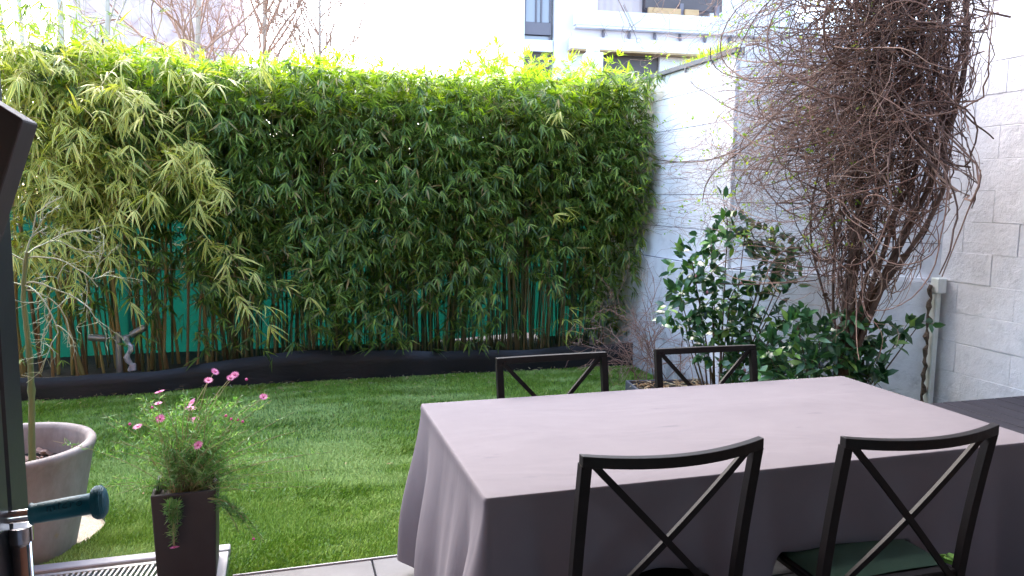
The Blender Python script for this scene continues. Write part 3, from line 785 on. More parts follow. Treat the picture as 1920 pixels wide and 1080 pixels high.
SP = []; SR = []; LV = []
def bez(p0, p1, p2, n=10):
    u = np.linspace(0, 1, n)[:, None]; return (1-u)**2*p0+2*u*(1-u)*p1+u*u*p2
tips = []
for (hx, hz, sc) in heads:
    hy = 3.35+rs.uniform(-.10, .06) if hz > .3 else 3.19
    tips.append((np.array([hx*hy/3.35, hy, 1.6+(hz-1.6)*hy/3.35]), sc, True))
for k in range(150):     # leafy shoots: more towards left and right-up
    a = rs.rand(); x = rs.normal(-.35, .19); z = rs.uniform(.42, .80)-abs(x+.39)*.15; tips.append((np.array([x, 3.35+rs.normal(0, .09), z]), 0, False))
for (x, z) in [(-.14, .13), (-.17, .20), (-.45, .17), (-.10, .10), (-.44, .22), (-.20, .16), (-.46, .13), (-.47, .25)]: tips.append((np.array([x*3.2/3.35, 3.2, 1.6+(z-1.6)*3.2/3.35]), 0, False))
pos = []; dr_ = []
for (tp_, sc, fl_) in tips:
    b = base+np.array([rs.uniform(-.06, .06), rs.uniform(-.06, .06), 0])
    if tp_[2] < .35:
        b = np.array([np.clip(tp_[0], -.46, -.33), 3.25, .36]); mid = np.array([tp_[0]*.6+b[0]*.4, 3.18, .40])
    else: mid = (b+tp_)/2+np.array([(b[0]-tp_[0])*.25+rs.normal(0, .03), rs.normal(0, .03), .05])
    P = bez(b, mid, tp_); SP.append(P); SR.append(np.linspace(.0026, .0011, 10)*(1.5 if tp_[2] < .35 else 1))
    nlf = (90 if tp_[2] < .35 else 46) if not fl_ else 26
    for q in range(nlf):
        u = rs.uniform(.2, 1)**.7*.97 if not fl_ else rs.uniform(.12, .75); i = u*9; i0 = int(i); p = P[i0]*(1-(i-i0))+P[min(i0+1, 9)]*(i-i0)
        dd = unit(rs.normal(0, 1, 3)+np.array([0, 0, .35])); pos.append(p); dr_.append(dd)
me = tube_mesh('stems', [tubes(SP, SR, 4)]); o = link('stems', me, M['herb_stem'], t); o.location = -Vector(t.location)
pos = np.array(pos); dr_ = np.array(dr_); N = len(pos)
parts = [leaves(pos, dr_, rs.normal(0, 1, (N, 3)), rng.uniform(.016, .042, N), rng.uniform(.003, .0058, N), 'small')]
# forked feathery tips
p2 = pos+dr_*.014; d2 = unit(dr_+rs.normal(0, .6, (N, 3))); parts.append(leaves(p2, d2, rs.normal(0, 1, (N, 3)), rng.uniform(.008, .02, N), rng.uniform(.0018, .003, N), 'small'))
me = leaf_mesh('foliage', parts); o = link('foliage', me, M['herb'], t); o.location = -Vector(t.location)
for (tp_, sc, fl_) in tips:
    if not fl_: continue
    n_ = 15; a = np.arange(n_)*2*PI/n_+rs.rand(); nrm = unit(np.array([rs.normal(0, .35), -.55+rs.normal(0, .3), 1.0])) if tp_[2] > .3 else unit(np.array([.1, -.6, -.8]))
    e1 = unit(np.cross(nrm, [1, .2, 0])); e2 = np.cross(nrm, e1)
    D = np.cos(a)[:, None]*e1+np.sin(a)[:, None]*e2+nrm*.12
    me = leaf_mesh('flower', [leaves(np.repeat(tp_[None], n_, 0)+D*.004, D, np.repeat(nrm[None], n_, 0)+rs.normal(0, .15, (n_, 3)), np.full(n_, .019*sc), np.full(n_, .0065*sc), 'small', fold=.1)])
    o = link('flower', me, M['daisy'], t); o.location = -Vector(t.location)
    g = MB(); c = Vector(tp_); ez = Vector(nrm); ex = Vector(e1); ey = Vector(e2); V = []; F = []
    for j, (rr_, h_) in enumerate(((.0055, -.001), (.0052, .002), (.0025, .004))):
        for k in range(8): V.append(c+(ex*math.cos(k*PI/4)+ey*math.sin(k*PI/4))*rr_*sc+ez*h_)
    for j in range(2):
        for k in range(8): F.append((j*8+k, j*8+(k+1) % 8, j*8+8+(k+1) % 8, j*8+8+k))
    F.append(tuple(range(16, 24))); g.add(V, F)
    e = g.build('flower_eye', M['daisy_eye'], o, smooth=True)
for (hx, hz) in [(-.60, .672), (-.215, .665), (-.235, .68), (-.19, .66), (-.17, .65), (-.15, .83), (-.515, .735), (-.14, .13)]:
    g = MB(); g.lathe([(.0, -.006), (.005, -.004), (.006, .001), (.003, .005), (0, .006)], (hx, 3.33, hz), 8); child(g, 'bud', M['daisy'], t, smooth=True)

# ============================================================ KICK SCOOTER at left
t = empty('kick_scooter', (-.378, 1.25, 0), 0, 'kick scooter with chrome steering tube and teal grips by the door', 'scooter')
def lt(p): return (p[0]+.378, p[1]-1.25, p[2])
g = MB(); g.tube([(-.001, .02, .12), (-.001, 0, 1.10)], .0135, 24); g.build('steering_tube', M['chrome'], t, smooth=True)
g = MB(); g.tube([(-.16, 0, 1.117), (.10, 0, 1.127)], .0095, 20); g.build('handlebar', M['chrome'], t, smooth=True)
g = MB(); g.tube([(-.001, 0, 1.085), (-.001, 0, 1.108)], [.0165, .0165], 24); g.build('clamp', M['chrome'], t, angle=40)
def grip(x0, x1, z0, z1, sgn):
    P = []; R_ = []
    prof = [(0, .010), (.005, .0165), (.02, .0165), (.04, .0145), (.12, .0150), (.5, .0158), (.78, .0158), (.80, .021), (.85, .0245), (.92, .0245), (.97, .018), (.99, .010), (1, .001)]
    for u, r in prof: P.append((x0+(x1-x0)*u, 0, z0+(z1-z0)*u)); R_.append(r)
    g = MB(); g.tube(P, R_, 28)
    for k in range(9):   # ribs on the bulb
        u = .81+.018*k; uu = [.0008, .0008]
        p = Vector((x0+(x1-x0)*u, 0, z0+(z1-z0)*u)); d_ = Vector((x1-x0, 0, z1-z0)).normalized(); r = float(np.interp(u, [q[0] for q in prof], [q[1] for q in prof]))
        g.tube([p-d_*.0008, p, p+d_*.0008], [r+.0002, r+.0009, r+.0002], 28)
    return g
gr_ = grip(.014, .118, 1.1245, 1.1345, 1).build('grip', M['teal'], t, smooth=True)
grip(-.026, -.14, 1.123, 1.112, -1).build('grip', M['teal'], t, smooth=True)
cu = bpy.data.curves.new('grip_text', 'FONT'); cu.body = 'micro'; cu.size = .017; cu.extrude = .0012; cu.align_x = 'CENTER'; cu.align_y = 'CENTER'; cu.space_character = 1.25
tmp = bpy.data.objects.new('tmp', cu); S.collection.objects.link(tmp); dg = bpy.context.evaluated_depsgraph_get()
me = bpy.data.meshes.new_from_object(tmp.evaluated_get(dg)); bpy.data.objects.remove(tmp)
o = link('lettering', me, M['teal_dark'], gr_); o.location = (.062, -.0125, 1.1295+.0085); o.rotation_euler = (rad(52), rad(-5.5), 0)
g = MB(); g.box((0, -.19, .085), (.12, .42, .025), bev=.008); g.build('deck', M['jamb'], t)
for (x, y) in ((-.07, .03), (.07, .03), (0, -.42)):
    g = MB(); g.tube([(x-.012, y, .058), (x+.012, y, .058)], .058, 28); g.build('wheel', M['void'], t, angle=40)
g = MB(); g.tube([(-.08, .03, .058), (.08, .03, .058)], .008, 10); g.box((0, .02, .10), (.09, .07, .04), bev=.008); g.build('axle', M['chrome'], t)

# ============================================================ GARDEN SPOTLIGHTS
def spot(x, y, ztop, heads, label, lean=0):
    t = empty('garden_light', (x, y, 0), 0, label, 'garden light', 'garden spotlights among the bamboo')
    g = MB(); g.tube([(0, 0, .0), (lean, 0, ztop-.02), (lean, 0, ztop-.006), (lean, 0, ztop)], [.026, .026, .024, .014], 20); g.build('post', M['lampmetal'], t, angle=50)
    for (ax, az, bx, bz) in heads:
        g = MB(); a = Vector((ax, -.02, az)); b = Vector((bx, -.02, bz)); g.tube([a, a+(b-a)*.08, a+(b-a)*.92, b], [.024, .029, .029, .024], 20)
        h = g.build('lamp_head', M['lampmetal'], t, angle=50)
        e = a if abs(ax) < abs(bx) else b
        g = MB(); g.tube([(lean, 0, ztop-.04), tuple(e)], .007, 8); g.build('arm', M['lampmetal'], h)
spot(-1.31, 6.95, .45, [(-.215, .42, -.085, .405), (.10, .425, .215, .49)], 'two-headed grey garden spotlight post at left, before green netting')
spot(2.93, 6.95, .60, [(.10, .57, .24, .64)], 'slim grey garden spotlight post at the right end of the bamboo', lean=.02)
g = MB(); P = [(-1.23+.02*math.sin(k*1.2), 6.93, .12+k*.03) for k in range(11)]; g.tube(P, [.022+.006*math.sin(k*2.2) for k in range(11)], 7); g.box((-1.20, 6.90, .16), (.05, .03, .07), bev=.01)
tag(g.build('foil_wrap', M['tape']), 'crumpled silvery foil wrap beside the two-headed garden light', 'foil')

# ============================================================ BAMBOO
def culm_path(x, y, z1, lean, rs, n=16):
    z = np.linspace(-.02, z1, n); u = z/z1
    return np.stack([x+lean[0]*u+.02*np.sin(u*3+x*7), y+lean[1]*u**2, z], 1)
def add_culms(parent, specs, m, r_rng, rs):
    big = []; rb = []
    for k, (x, y, z1, lean, r) in enumerate(specs):
        P = culm_path(x, y, z1, lean, rs, 34); R_ = np.linspace(r, r*.55, 34)
        R_[2::4] *= 1.22
        if k < 90:
            v, q, rn = tubes([P], [R_], 6); me = npmesh('culm', v, q, None, {'rnd': np.full(len(v), rs.rand())})
            o = link('culm', me, m, parent, True); o.location = -Vector(parent.location)
        else: big.append(P); rb.append(R_)
    if big:
        me = tube_mesh('culms', [tubes(big, rb, 5)]); o = link('culms', me, m, parent, True); o.location = -Vector(parent.location); o['kind'] = 'stuff'
def fan(centers, dirs, nper, Lr, Wr, spread, rs, up_bias=0, droop=1):
    """fans of leaves at the end of fine twigs"""
    N = len(centers); D = unit(dirs); side = unit(np.cross(D, np.array([0, 0, 1.])+rs.normal(0, .25, (N, 3)))); nrm = np.cross(side, D)
    pos = []; dd = []; nn = []; L = []; W = []
    for k in range(nper):
        a = (k-(nper-1)/2)/(nper/2)*spread+rs.normal(0, .16, N)
        t_ = rs.normal(0, .18, N); e = np.cos(a)[:, None]*D+np.sin(a)[:, None]*side+t_[:, None]*nrm+np.array([0, 0, up_bias])
        keep = rs.rand(N) < .88
        back = (abs(k-(nper-1)/2)/(nper/2))
        p = centers-D*(back*.03)[..., None] if False else centers-D*back*.028
        pos.append(p[keep]); dd.append(e[keep]); nn.append((nrm+rs.normal(0, .25, (N, 3)))[keep])
        s = rs.uniform(*Lr, N)*(1-.25*back); L.append(s[keep]); W.append((s*rs.uniform(*Wr, N))[keep])
    return leaves(np.concatenate(pos), np.concatenate(dd), np.concatenate(nn), np.concatenate(L), np.concatenate(W), 'bamboo', droop=droop)
rs = np.random.RandomState(33)
hedge = empty('bamboo_hedge', (.8, 7.2, 0), 0, 'tall clipped green bamboo hedge with slim dark stems across the back', 'hedge')
specs = []
for k in range(330):
    x = rs.uniform(-1.7, 3.15); y = rs.uniform(6.93, 7.75) if k >= 90 else rs.uniform(6.92, 7.2)
    if x < -.6: x = rs.uniform(-1.7, 3.15)
    specs.append((x, y, rs.uniform(1.9, 2.6), (rs.normal(0, .10), rs.normal(-.05, .05)), rs.uniform(.0045, .0085) if rs.rand() < .85 else rs.uniform(.010, .014)))
add_culms(hedge, specs, M['culm'], None, rs)
# twiggy culm side branches
tw = []; twr = []
def gap(x, z):
    """0..1 how open the low foliage is (netting shows)"""
    g_ = .35+.30*math.sin(x*2.3+.6)+.22*math.sin(x*5.1+2)+.18*math.sin(x*9.7+1)
    for cx, wd, am in ((-.8, .5, .35), (.4, .5, -.75), (-.25, .22, .15), (1.25, .25, .0), (2.1, .45, .75), (3.0, .35, -.5)): g_ += am*math.exp(-((x-cx)/wd)**2)
    return g_
def hedge_points(N, y0, y1, zlo, zhi):
    out = []
    while len(out) < N:
        x = rs.uniform(-1.9, 3.22); z = rs.uniform(zlo, zhi); y = rs.uniform(y0, y1)
        lim = 1.12+.40*(gap(x, z)-.3)+.15*math.sin(x*13)      # below this foliage thins out
        pr = 1 if z > lim else max(.0, 1-(lim-z)/(.95-.5*max(0, min(1, gap(x, z))))) 
        if z < lim: pr = max(pr, .06 if gap(x, z) > .42 else .30)
        if z < .28: pr *= .4
        if x < -.7: pr *= (.9 if z > 1.4 else .30)
        cl = .5+.5*math.sin(x*6.3+z*4.1+math.sin(z*5))*math.sin(z*7.7-x*3.3)
        pr *= .55+.6*cl
        if rs.rand() < pr: out.append((x, y, z))
    return np.array(out)
def bulge(P): P[:, 1] += -.10*np.sin(P[:, 0]*3.1+1)*np.sin(P[:, 2]*2.6)-.07*np.sin(P[:, 0]*7+P[:, 2]*5); return P
P1 = bulge(hedge_points(6200, 6.58, 6.98, .22, 2.66)); P2 = bulge(hedge_points(8200, 6.95, 7.75, .5, 2.66))
def fdir(P, dn): n = len(P); return np.stack([rs.normal(0, .75, n), -np.abs(rs.normal(.55, .4, n)), rs.normal(dn, .38, n)], 1)
parts = [fan(P1, fdir(P1, -.55), 6, (.06, .165), (.11, .17), .95, rs), fan(P2, fdir(P2, -.45), 6, (.10, .165), (.12, .16), 1.0, rs)]
P3 = np.concatenate([hedge_points(7500, 7.2, 7.85, 1.45, 2.68), np.stack([rs.uniform(-2.2, 3.2, 3500), rs.uniform(7.3, 7.85, 3500), rs.uniform(1.6, 2.6, 3500)], 1)]); parts.append(fan(P3, fdir(P3, -.3), 6, (.12, .18), (.14, .18), 1.1, rs))
Pb = bulge(hedge_points(1500, 6.42, 6.62, .45, 2.55)); parts.append(fan(Pb, fdir(Pb, -.7), 7, (.09, .15), (.11, .14), .9, rs))
o = link('foliage', leaf_mesh('foliage', parts), M['bamboo_leaf'], hedge); o.location = -Vector(hedge.location)
# clipped top, its sunlit glow put into a lighter leaf colour
n = 3600; X = rs.uniform(-2.6, 3.2, n); Y = rs.uniform(6.6, 7.7, n); Z = 2.60+rs.uniform(-.18, .14, n)+.04*np.sin(X*4)+.035*X*.4+(Y-6.8)*.03
Z += np.where(X > 1.6, rs.rand(n)**3*.22, 0)
Pt = np.stack([X, Y, Z], 1); Dt = np.stack([rs.normal(0, .6, n), rs.normal(-.25, .5, n), rs.normal(.35, .5, n)], 1)
o = link('lit_top', leaf_mesh('lit_top', [fan(Pt, Dt, 6, (.07, .13), (.11, .15), .95, rs)]), M['lit_leaf'], hedge); o.location = -Vector(hedge.location)
n = 900; Pr = np.stack([rs.uniform(2.75, 3.24, n), rs.uniform(6.28, 6.75, n), rs.uniform(1.3, 2.72, n)], 1); Pr = Pr[(Pr[:, 1]-6.2) > (3.3-Pr[:, 0])*.55+.25*np.sin(Pr[:, 2]*4)*0+.12*np.sin(Pr[:, 2]*6)]
o = link('side_growth', leaf_mesh('side_growth', [fan(Pr, fdir(Pr, -.5), 6, (.085, .155), (.12, .16), .95, rs)]), M['bamboo_leaf'], hedge); o.location = -Vector(hedge.location)
n = 900; Pg = np.stack([rs.uniform(-1.9, 3.25, n), rs.uniform(6.45, 6.75, n), 2.62-rs.rand(n)**1.5*.35], 1)
o = link('lit_top', leaf_mesh('lit_top', [fan(Pg, np.stack([rs.normal(0, .7, n), rs.normal(-.6, .3, n), rs.normal(-.1, .5, n)], 1), 6, (.08, .14), (.11, .15), .95, rs)]), M['lit_leaf'], hedge); o.location = -Vector(hedge.location)
# twigs carrying the fans
n = 2600; sel = np.concatenate([P1, P2])[rs.permutation(len(P1)+len(P2))[:n]]
TW = []
for p in sel:
    q = p+np.array([rs.normal(0, .10), rs.uniform(.05, .25), rs.uniform(-.20, -.02)]); mid = (p+q)/2+np.array([0, 0, .05]); TW.append(bez(q, mid, p, 5))
o = link('twigs', tube_mesh('twigs', [tubes(TW, [np.linspace(.002, .001, 5)]*n, 3)]), M['culm'], hedge); o.location = -Vector(hedge.location)

# striped bamboo at left: thicker brown stems, long yellow-edged leaves
sb = empty('striped_bamboo', (-1.6, 6.9, 0), 0, 'loose bamboo at left with long yellow-striped leaves and brown canes', 'bamboo')
specs = []
for k in range(46):
    specs.append((rs.uniform(-2.7, -.35) if k > 6 else [-.27, -.90, -1.62, -1.85, -1.02, -2.0, -1.28][k], rs.uniform(6.95, 7.5), rs.uniform(2.2, 2.7)+(rs.rand() < .12)*.6*(k % 2), (rs.normal(-.12, .18), rs.normal(-.1, .1)), rs.uniform(.009, .017) if k > 6 else rs.uniform(.015, .021)))
add_culms(sb, specs, M['culm_brown'], None, rs)
parts = []; TW = []
arches = []
for k in range(230):
    x = rs.uniform(-2.7, -.5); z = rs.uniform(.95, 2.75)
    if z > 1.9 and x > -1.2 and rs.rand() < .55: x -= .8
    if z < 1.3 and rs.rand() < .5: z += .6
    ext = rs.uniform(.35, .85); q0 = np.array([x, rs.uniform(6.5, 7.0), z]); ax = rs.normal(.15, .5)
    q2 = q0+np.array([ax*ext, -ext*rs.uniform(.5, 1), rs.uniform(-.35, .12)]); q1 = (q0+q2)/2+np.array([0, 0, .18]); P = bez(q0, q1, q2, 9); TW.append(P)
    for i in range(2, 9): arches.append((P[i], P[i]-P[i-1]))
C = np.array([a[0] for a in arches]); Dn = unit(np.array([a[1] for a in arches])); C = C+rs.normal(0, .035, C.shape)
Dd = Dn+np.stack([rs.normal(0, .75, len(C)), rs.normal(-.1, .35, len(C)), rs.normal(-.22, .5, len(C))], 1)
parts.append(fan(C, Dd, 5, (.12, .24), (.07, .10), .9, rs, droop=1.8))
# green shoots up into the sky at far left
o = link('foliage', leaf_mesh('foliage', parts), M['stripe_leaf'], sb); o.location = -Vector(sb.location)
n = 330; Pq = np.stack([rs.uniform(-2.7, -1.1, n), rs.uniform(6.5, 7.6, n), 2.45+rs.rand(n)**1.6*1.1], 1); Pq = Pq[(Pq[:, 2]-2.5) < 1.0-.42*(Pq[:, 0]+2.6)]
n = len(Pq)
o = link('young_shoots', leaf_mesh('young_shoots', [fan(Pq, np.stack([rs.normal(.3, .6, n), rs.normal(-.3, .4, n), rs.normal(-.2, .5, n)], 1), 5, (.10, .19), (.10, .14), .95, rs)]), M['lit_leaf'], sb); o.location = -Vector(sb.location)
n = 420; Pz = np.stack([rs.uniform(-2.9, -.9, n), rs.uniform(6.3, 7.6, n), 2.75+rs.rand(n)*1.25], 1); Pz = Pz[rs.rand(n) < np.clip(1.05-.55*(Pz[:, 0]+2.6)-.35*(Pz[:, 2]-2.75), .05, 1)]; n = len(Pz)
o = link('tall_shoots', leaf_mesh('tall_shoots', [fan(Pz, np.stack([rs.normal(.3, .7, n), rs.normal(-.2, .4, n), rs.normal(-.25, .5, n)], 1), 5, (.09, .18), (.10, .13), .95, rs)]), M['bamboo_leaf'], sb); o.location = -Vector(sb.location)
cn = [np.stack([x_+.06*np.sin(np.linspace(0, 2.5, 9)), np.full(9, y_), np.linspace(2.0, h_, 9)], 1) for x_, y_, h_ in zip(rs.uniform(-2.8, -1.1, 16), rs.uniform(6.6, 7.5, 16), rs.uniform(3.2, 4.3, 16))]
TW += cn
for p in Pz[::2]: TW.append(bez(p+np.array([rs.normal(0, .12), .1, -.25]), p+np.array([0, .05, -.05]), p, 9))
for p in Pq[::3]: TW.append(bez(p+np.array([rs.normal(0, .15), .1, -.35]), p+np.array([0, .05, -.1]), p, 9))
o = link('twigs', tube_mesh('twigs', [tubes(TW, [np.linspace(.0035, .0015, 9)]*len(TW), 4)]), M['culm_brown'], sb); o.location = -Vector(sb.location)
# single striped sprays poking out of the green hedge
for (x, z, dx, dz, lab) in [(2.36, 2.33, -.25, -.7, 'pale striped bamboo spray high on the right part of the hedge'), (2.38, 1.50, .1, -.35, 'pale striped bamboo spray at mid height right of the hedge middle'), (2.50, .52, .0, -.15, 'yellowish bamboo spray low before the right-hand netting gap'), (-.05, 2.60, -.3, -.3, 'pale green bamboo spray at the hedge top left of centre')]:
    sp = empty('bamboo_spray', (x, 6.5, z), 0, lab, 'bamboo spray'); n = 5
    Cc = np.array([[x, 6.42, z]]*n)+rs.normal(0, .06, (n, 3)); De = np.stack([rs.normal(dx, .6, n), rs.normal(-.5, .2, n), rs.normal(dz, .4, n)], 1)
    o = link('leaves', leaf_mesh('leaves', [fan(Cc, De, 6, (.13, .21), (.09, .12), .9, rs, droop=1.5)]), M['stripe_leaf'], sp); o.location = -Vector(sp.location)
    g = MB(); g.tube([(x+.03, 6.9, z-.25), (x+.02, 6.6, z+.02), (x, 6.45, z+.01)], .0035, 6); child(g, 'twig', M['culm_brown'], sp)

# ============================================================ CLIMBING VINE on the corner wall
SS = np.array([-.35, 0, .13, .27, .37, .5, .62, .78, .92, 1.0, 1.12]); SX = np.array([3.0, 3.20, 3.18, 3.10, 3.13, 3.28, 3.40, 3.57, 3.77, 3.88, 3.98]); SY = np.array([6.9, 6.3, 5.4, 4.8, 4.5, 4.25, 4.05, 3.80, 3.68, 3.58, 3.4])
def sheet(s, z, dep):
    s = np.asarray(s, float); z = np.asarray(z, float)
    k = np.interp(z, [.7, 1.7], [.30, 1]); w_ = np.clip((s-.30)/.15, 0, 1); s = s*(1-w_)+(.655+(s-.655)*k)*w_
    x = np.interp(s, SS, SX); y = np.interp(s, SS, SY); return np.stack([x-.55*dep, y-.85*dep, z], -1)
def walk(N, s0, z0, head, L, n, curl, dep0, ddep, rs, grav=0, hspread=.5):
    """curly runners: s in sheet units (1 = ~1.3 m), z in metres"""
    curl = curl*1.55; s = s0.copy(); z = z0.copy(); h = head+rs.normal(0, hspread*1.15, N); c = rs.normal(0, curl, N); dep = dep0.copy(); dv = rs.normal(0, ddep, N)
    out = []; st = L/(n-1)
    for i in range(n):
        out.append(sheet(s, z, dep)); s = s+np.cos(h)*st/1.6; z = z+np.sin(h)*st; c = c*.85+rs.normal(0, curl*.6, N); h = h+c
        h = h+grav*np.cos(h); s = np.where(s > .93, .93-(s-.93)*.5, s); dep = np.clip(dep+dv*st, -.16, .75); dv = dv+rs.normal(0, ddep*.4, N)
    return np.stack(out, 1)
vine = empty('climbing_vine', (3.55, 3.95, 0), 0, 'huge tangled brown leafless climbing vine hanging over the corner wall', 'vine')
def vlink(name, me, m, sm=False): o = link(name, me, m, vine, sm); o.location = -Vector(vine.location); return o
rs = np.random.RandomState(5)
def add_family(lst, N, smu, ssd, zlo, zhi, head, L, curl, r0, r1, dep=(0, .3), n=14, ddep=.35, hs=.5, grav=0, taper=.45):
    s0 = rs.normal(smu, ssd, N); z0 = rs.uniform(zlo, zhi, N); Ls = rs.uniform(L[0], L[1], N)
    P = walk(N, s0, z0, head, Ls, n, curl, rs.uniform(dep[0], dep[1], N), ddep, rs, grav, hs); r = rs.uniform(r0, r1, N)[:, None]*np.linspace(1, taper, n)[None]
    lst.append(tubes(P, r, 3 if r1 < .005 else 6)); return P
# main stems
stems = []
for (s0, z0, s1, z1, sm_, r) in [(.62, .35, .80, 2.95, .70, .022), (.66, .3, .92, 2.9, .95, .020), (.60, .4, .72, 2.8, .62, .017), (.68, .5, .90, 2.3, .96, .016), (.58, .45, .66, 2.5, .70, .014), (.63, .4, .88, 2.7, .80, .015), (.56, .5, .60, 2.3, .52, .010), (.70, .6, .93, 2.9, .90, .013), (.64, .35, .78, 2.6, .84, .018), (.50, .7, .62, 2.4, .42, .008)]:
    u = np.linspace(0, 1, 26); s = (1-u)**2*s0+2*u*(1-u)*sm_+u*u*s1+.014*np.sin(u*11+r*900); z = z0+(z1-z0)*u; dp = .05+.18*u+.03*np.sin(u*9+s0*50)
    P = sheet(s, z, dp); stems.append((P, np.linspace(r, r*.7, 26)*(1+.12*np.sin(u*60))))
stems.append((np.array([3.62, 3.50, 2.15])[None]+np.linspace(0, 1, 26)[:, None]*np.array([.262, -.05, -.19])[None]+.006*np.sin(np.linspace(0, 9, 26))[:, None], np.linspace(.006, .004, 26)))
vlink('stem', tube_mesh('stem', [tubes([p for p, _ in stems], [r for _, r in stems], 8)]), M['wood'], True)
F = []
add_family(F, 130, .64, .045, 1.25, 2.1, -1.7, (.35, .75), .16, .003, .006, (0, .25), hs=.35)          # strands running down to the root
add_family(F, 320, .70, .085, 1.95, 2.95, -1.6, (.4, .9), .22, .002, .0052, (.0, .45), hs=.6)          # dense core
add_family(F, 430, .71, .12, 2.45, 3.1, 2.6, (.4, .9), .25, .002, .0055, (.1, .6), hs=1.5)            # dark crown at the top
F_main = F
G = []
add_family(F, 110, .74, .10, 2.0, 2.95, -1.7, (.7, 1.5), .10, .0045, .008, (.0, .35), n=20, hs=.35, grav=0)
add_family(G, 620, .63, .12, 1.8, 2.45, -2.75, (.3, .7), .17, .0013, .0026, (.05, .55), hs=.42, ddep=.5)   # swept to lower left
add_family(G, 380, .44, .15, 1.9, 2.95, -2.3, (.3, .7), .24, .0012, .0024, (.0, .5), hs=.9)
add_family(G, 260, .22, .15, 1.25, 2.15, 1.2, (.25, .55), .28, .0011, .0019, (-.02, .15), hs=1.8)            # fine twigs against the side wall
add_family(G, 80, .40, .16, 1.1, 1.8, -1.8, (.3, .6), .25, .0012, .0022, (-.02, .2), hs=.9)
add_family(G, 110, .62, .07, 1.0, 1.8, -1.7, (.3, .6), .30, .0015, .0030, (-.03, .3), hs=.8)
add_family(G, 60, .89, .05, 1.6, 2.95, -1.6, (.5, 1.1), .13, .002, .0055, (-.02, .25), hs=.4)
add_family(G, 34, .78, .08, 1.15, 1.8, -1.2, (.7, 1.3), .30, .003, .006, (.0, .25), n=22, hs=1.2)           # loops low down
add_family(G, 110, .55, .14, 2.72, 3.0, 2.9, (.3, .8), .2, .0013, .003, (.3, 1.0), hs=.5)                     # reaching left along the top
add_family(G, 22, .1, .25, 2.85, 3.05, -2.0, (.15, .4), .25, .0013, .0026, (.9, 1.6), hs=.6)
vlink('runners', tube_mesh('runners', F_main), M['twig_dark']); vlink('twigs', tube_mesh('twigs', G), M['twig'])
n = 420; s = np.clip(rs.normal(.32, .20, n), -.05, .8); z = rs.uniform(1.3, 2.95, n); Pv = sheet(s, z, rs.uniform(0, .45, n)); Pv[:, 2] -= np.where(s > .6, 0, 0)
dv = rs.normal(0, 1, (n, 3)); dv[:, 1] -= .6
parts = []
for k in range(3): parts.append(leaves(Pv+rs.normal(0, .012, (n, 3)), dv+rs.normal(0, .6, (n, 3)), rs.normal(0, 1, (n, 3)), rs.uniform(.016, .036, n), rs.uniform(.010, .018, n), 'small'))
vlink('young_leaves', leaf_mesh('young_leaves', parts), M['vine_leaf'])
n = 90; s = rs.normal(.62, .10, n); z = rs.uniform(.8, 1.35, n)
vlink('dead_leaves', leaf_mesh('dead_leaves', [leaves(sheet(s, z, rs.uniform(0, .2, n)), rs.normal(0, 1, (n, 3)), rs.normal(0, 1, (n, 3)), rs.uniform(.03, .07, n), rs.uniform(.02, .04, n), 'glossy')]), M['wood'])

# ============================================================ CAMELLIAS, red-twig shrub, trough, trellis
def shrub(name, base, blobs, nl, label, cat, L=(.06, .10), lm='camellia', stemr=.009):
    t = empty(name, base, 0, label, cat); TP = []; TR = []; pos = []; d_ = []
    b0 = np.array(base, float)
    for (x, y, z, r) in blobs:
        c = np.array([x, y, z]); mid = np.array([(b0[0]+x)/2+rs.normal(0, .04), (b0[1]+y)/2, z*.45]); P = bez(b0+np.array([rs.normal(0, .03), rs.normal(0, .03), 0]), mid, c, 12); TP.append(P); TR.append(np.linspace(stemr, .003, 12))
        for k in range(int(nl*(r/.14)**2)):
            q = c+rs.normal(0, r*.55, 3)*np.array([1, .7, 1]); pos.append(q); d_.append(unit(q-c+np.array([0, -.05, .02])+rs.normal(0, .06, 3)))
            if k % 4 == 0: TP.append(bez(c, (c+q)/2+np.array([0, 0, .02]), q, 12)); TR.append(np.linspace(.0025, .0014, 12))
    pos = np.array(pos); d_ = np.array(d_); n = len(pos)
    # leaf rosettes: three leaves around each point
    pr = []
    for k in range(3):
        nr = rs.normal(0, .5, (n, 3))+np.array([-.1, -.5, .9]); pr.append(leaves(pos+rs.normal(0, .012, (n, 3)), d_+rs.normal(0, .6, (n, 3)), nr, rs.uniform(*L, n), rs.uniform(.030, .045, n), 'glossy', fold=.12))
    o = link('foliage', leaf_mesh('foliage', pr), M[lm], t, True); o.location = -Vector(base)
    o = link('stems', tube_mesh('stems', [tubes(TP, TR, 5)]), M['wood'], t, True); o.location = -Vector(base)
    return t, pos
def blob(px, py, Y, r):   # positions measured from the photograph once, written in metres
    return (px, Y, py, r)
B1 = [(2.93, 4.62, 1.42, .12), (2.80, 4.60, 1.28, .10), (3.05, 4.60, 1.30, .10), (3.28, 4.60, 1.28, .12), (3.38, 4.55, 1.20, .09), (2.66, 4.6, 1.17, .12), (2.80, 4.55, 1.08, .11), (3.22, 4.55, 1.12, .12), (3.32, 4.5, 1.02, .10), (2.58, 4.6, .95, .13), (2.72, 4.58, .90, .13), (2.95, 4.58, .92, .13), (3.12, 4.55, .90, .12), (2.62, 4.60, .76, .11), (2.85, 4.56, .72, .14), (3.08, 4.52, .68, .14), (2.95, 4.5, .52, .13), (3.22, 4.48, .56, .13), (2.78, 4.55, .56, .10), (3.30, 4.45, .80, .12), (3.02, 4.5, .40, .14), (3.25, 4.45, .38, .13)]
t, pp = shrub('camellia_shrub', (2.98, 4.72, 0), B1, 27, 'tall upright glossy green camellia with buds in front of the white side wall', 'shrub')
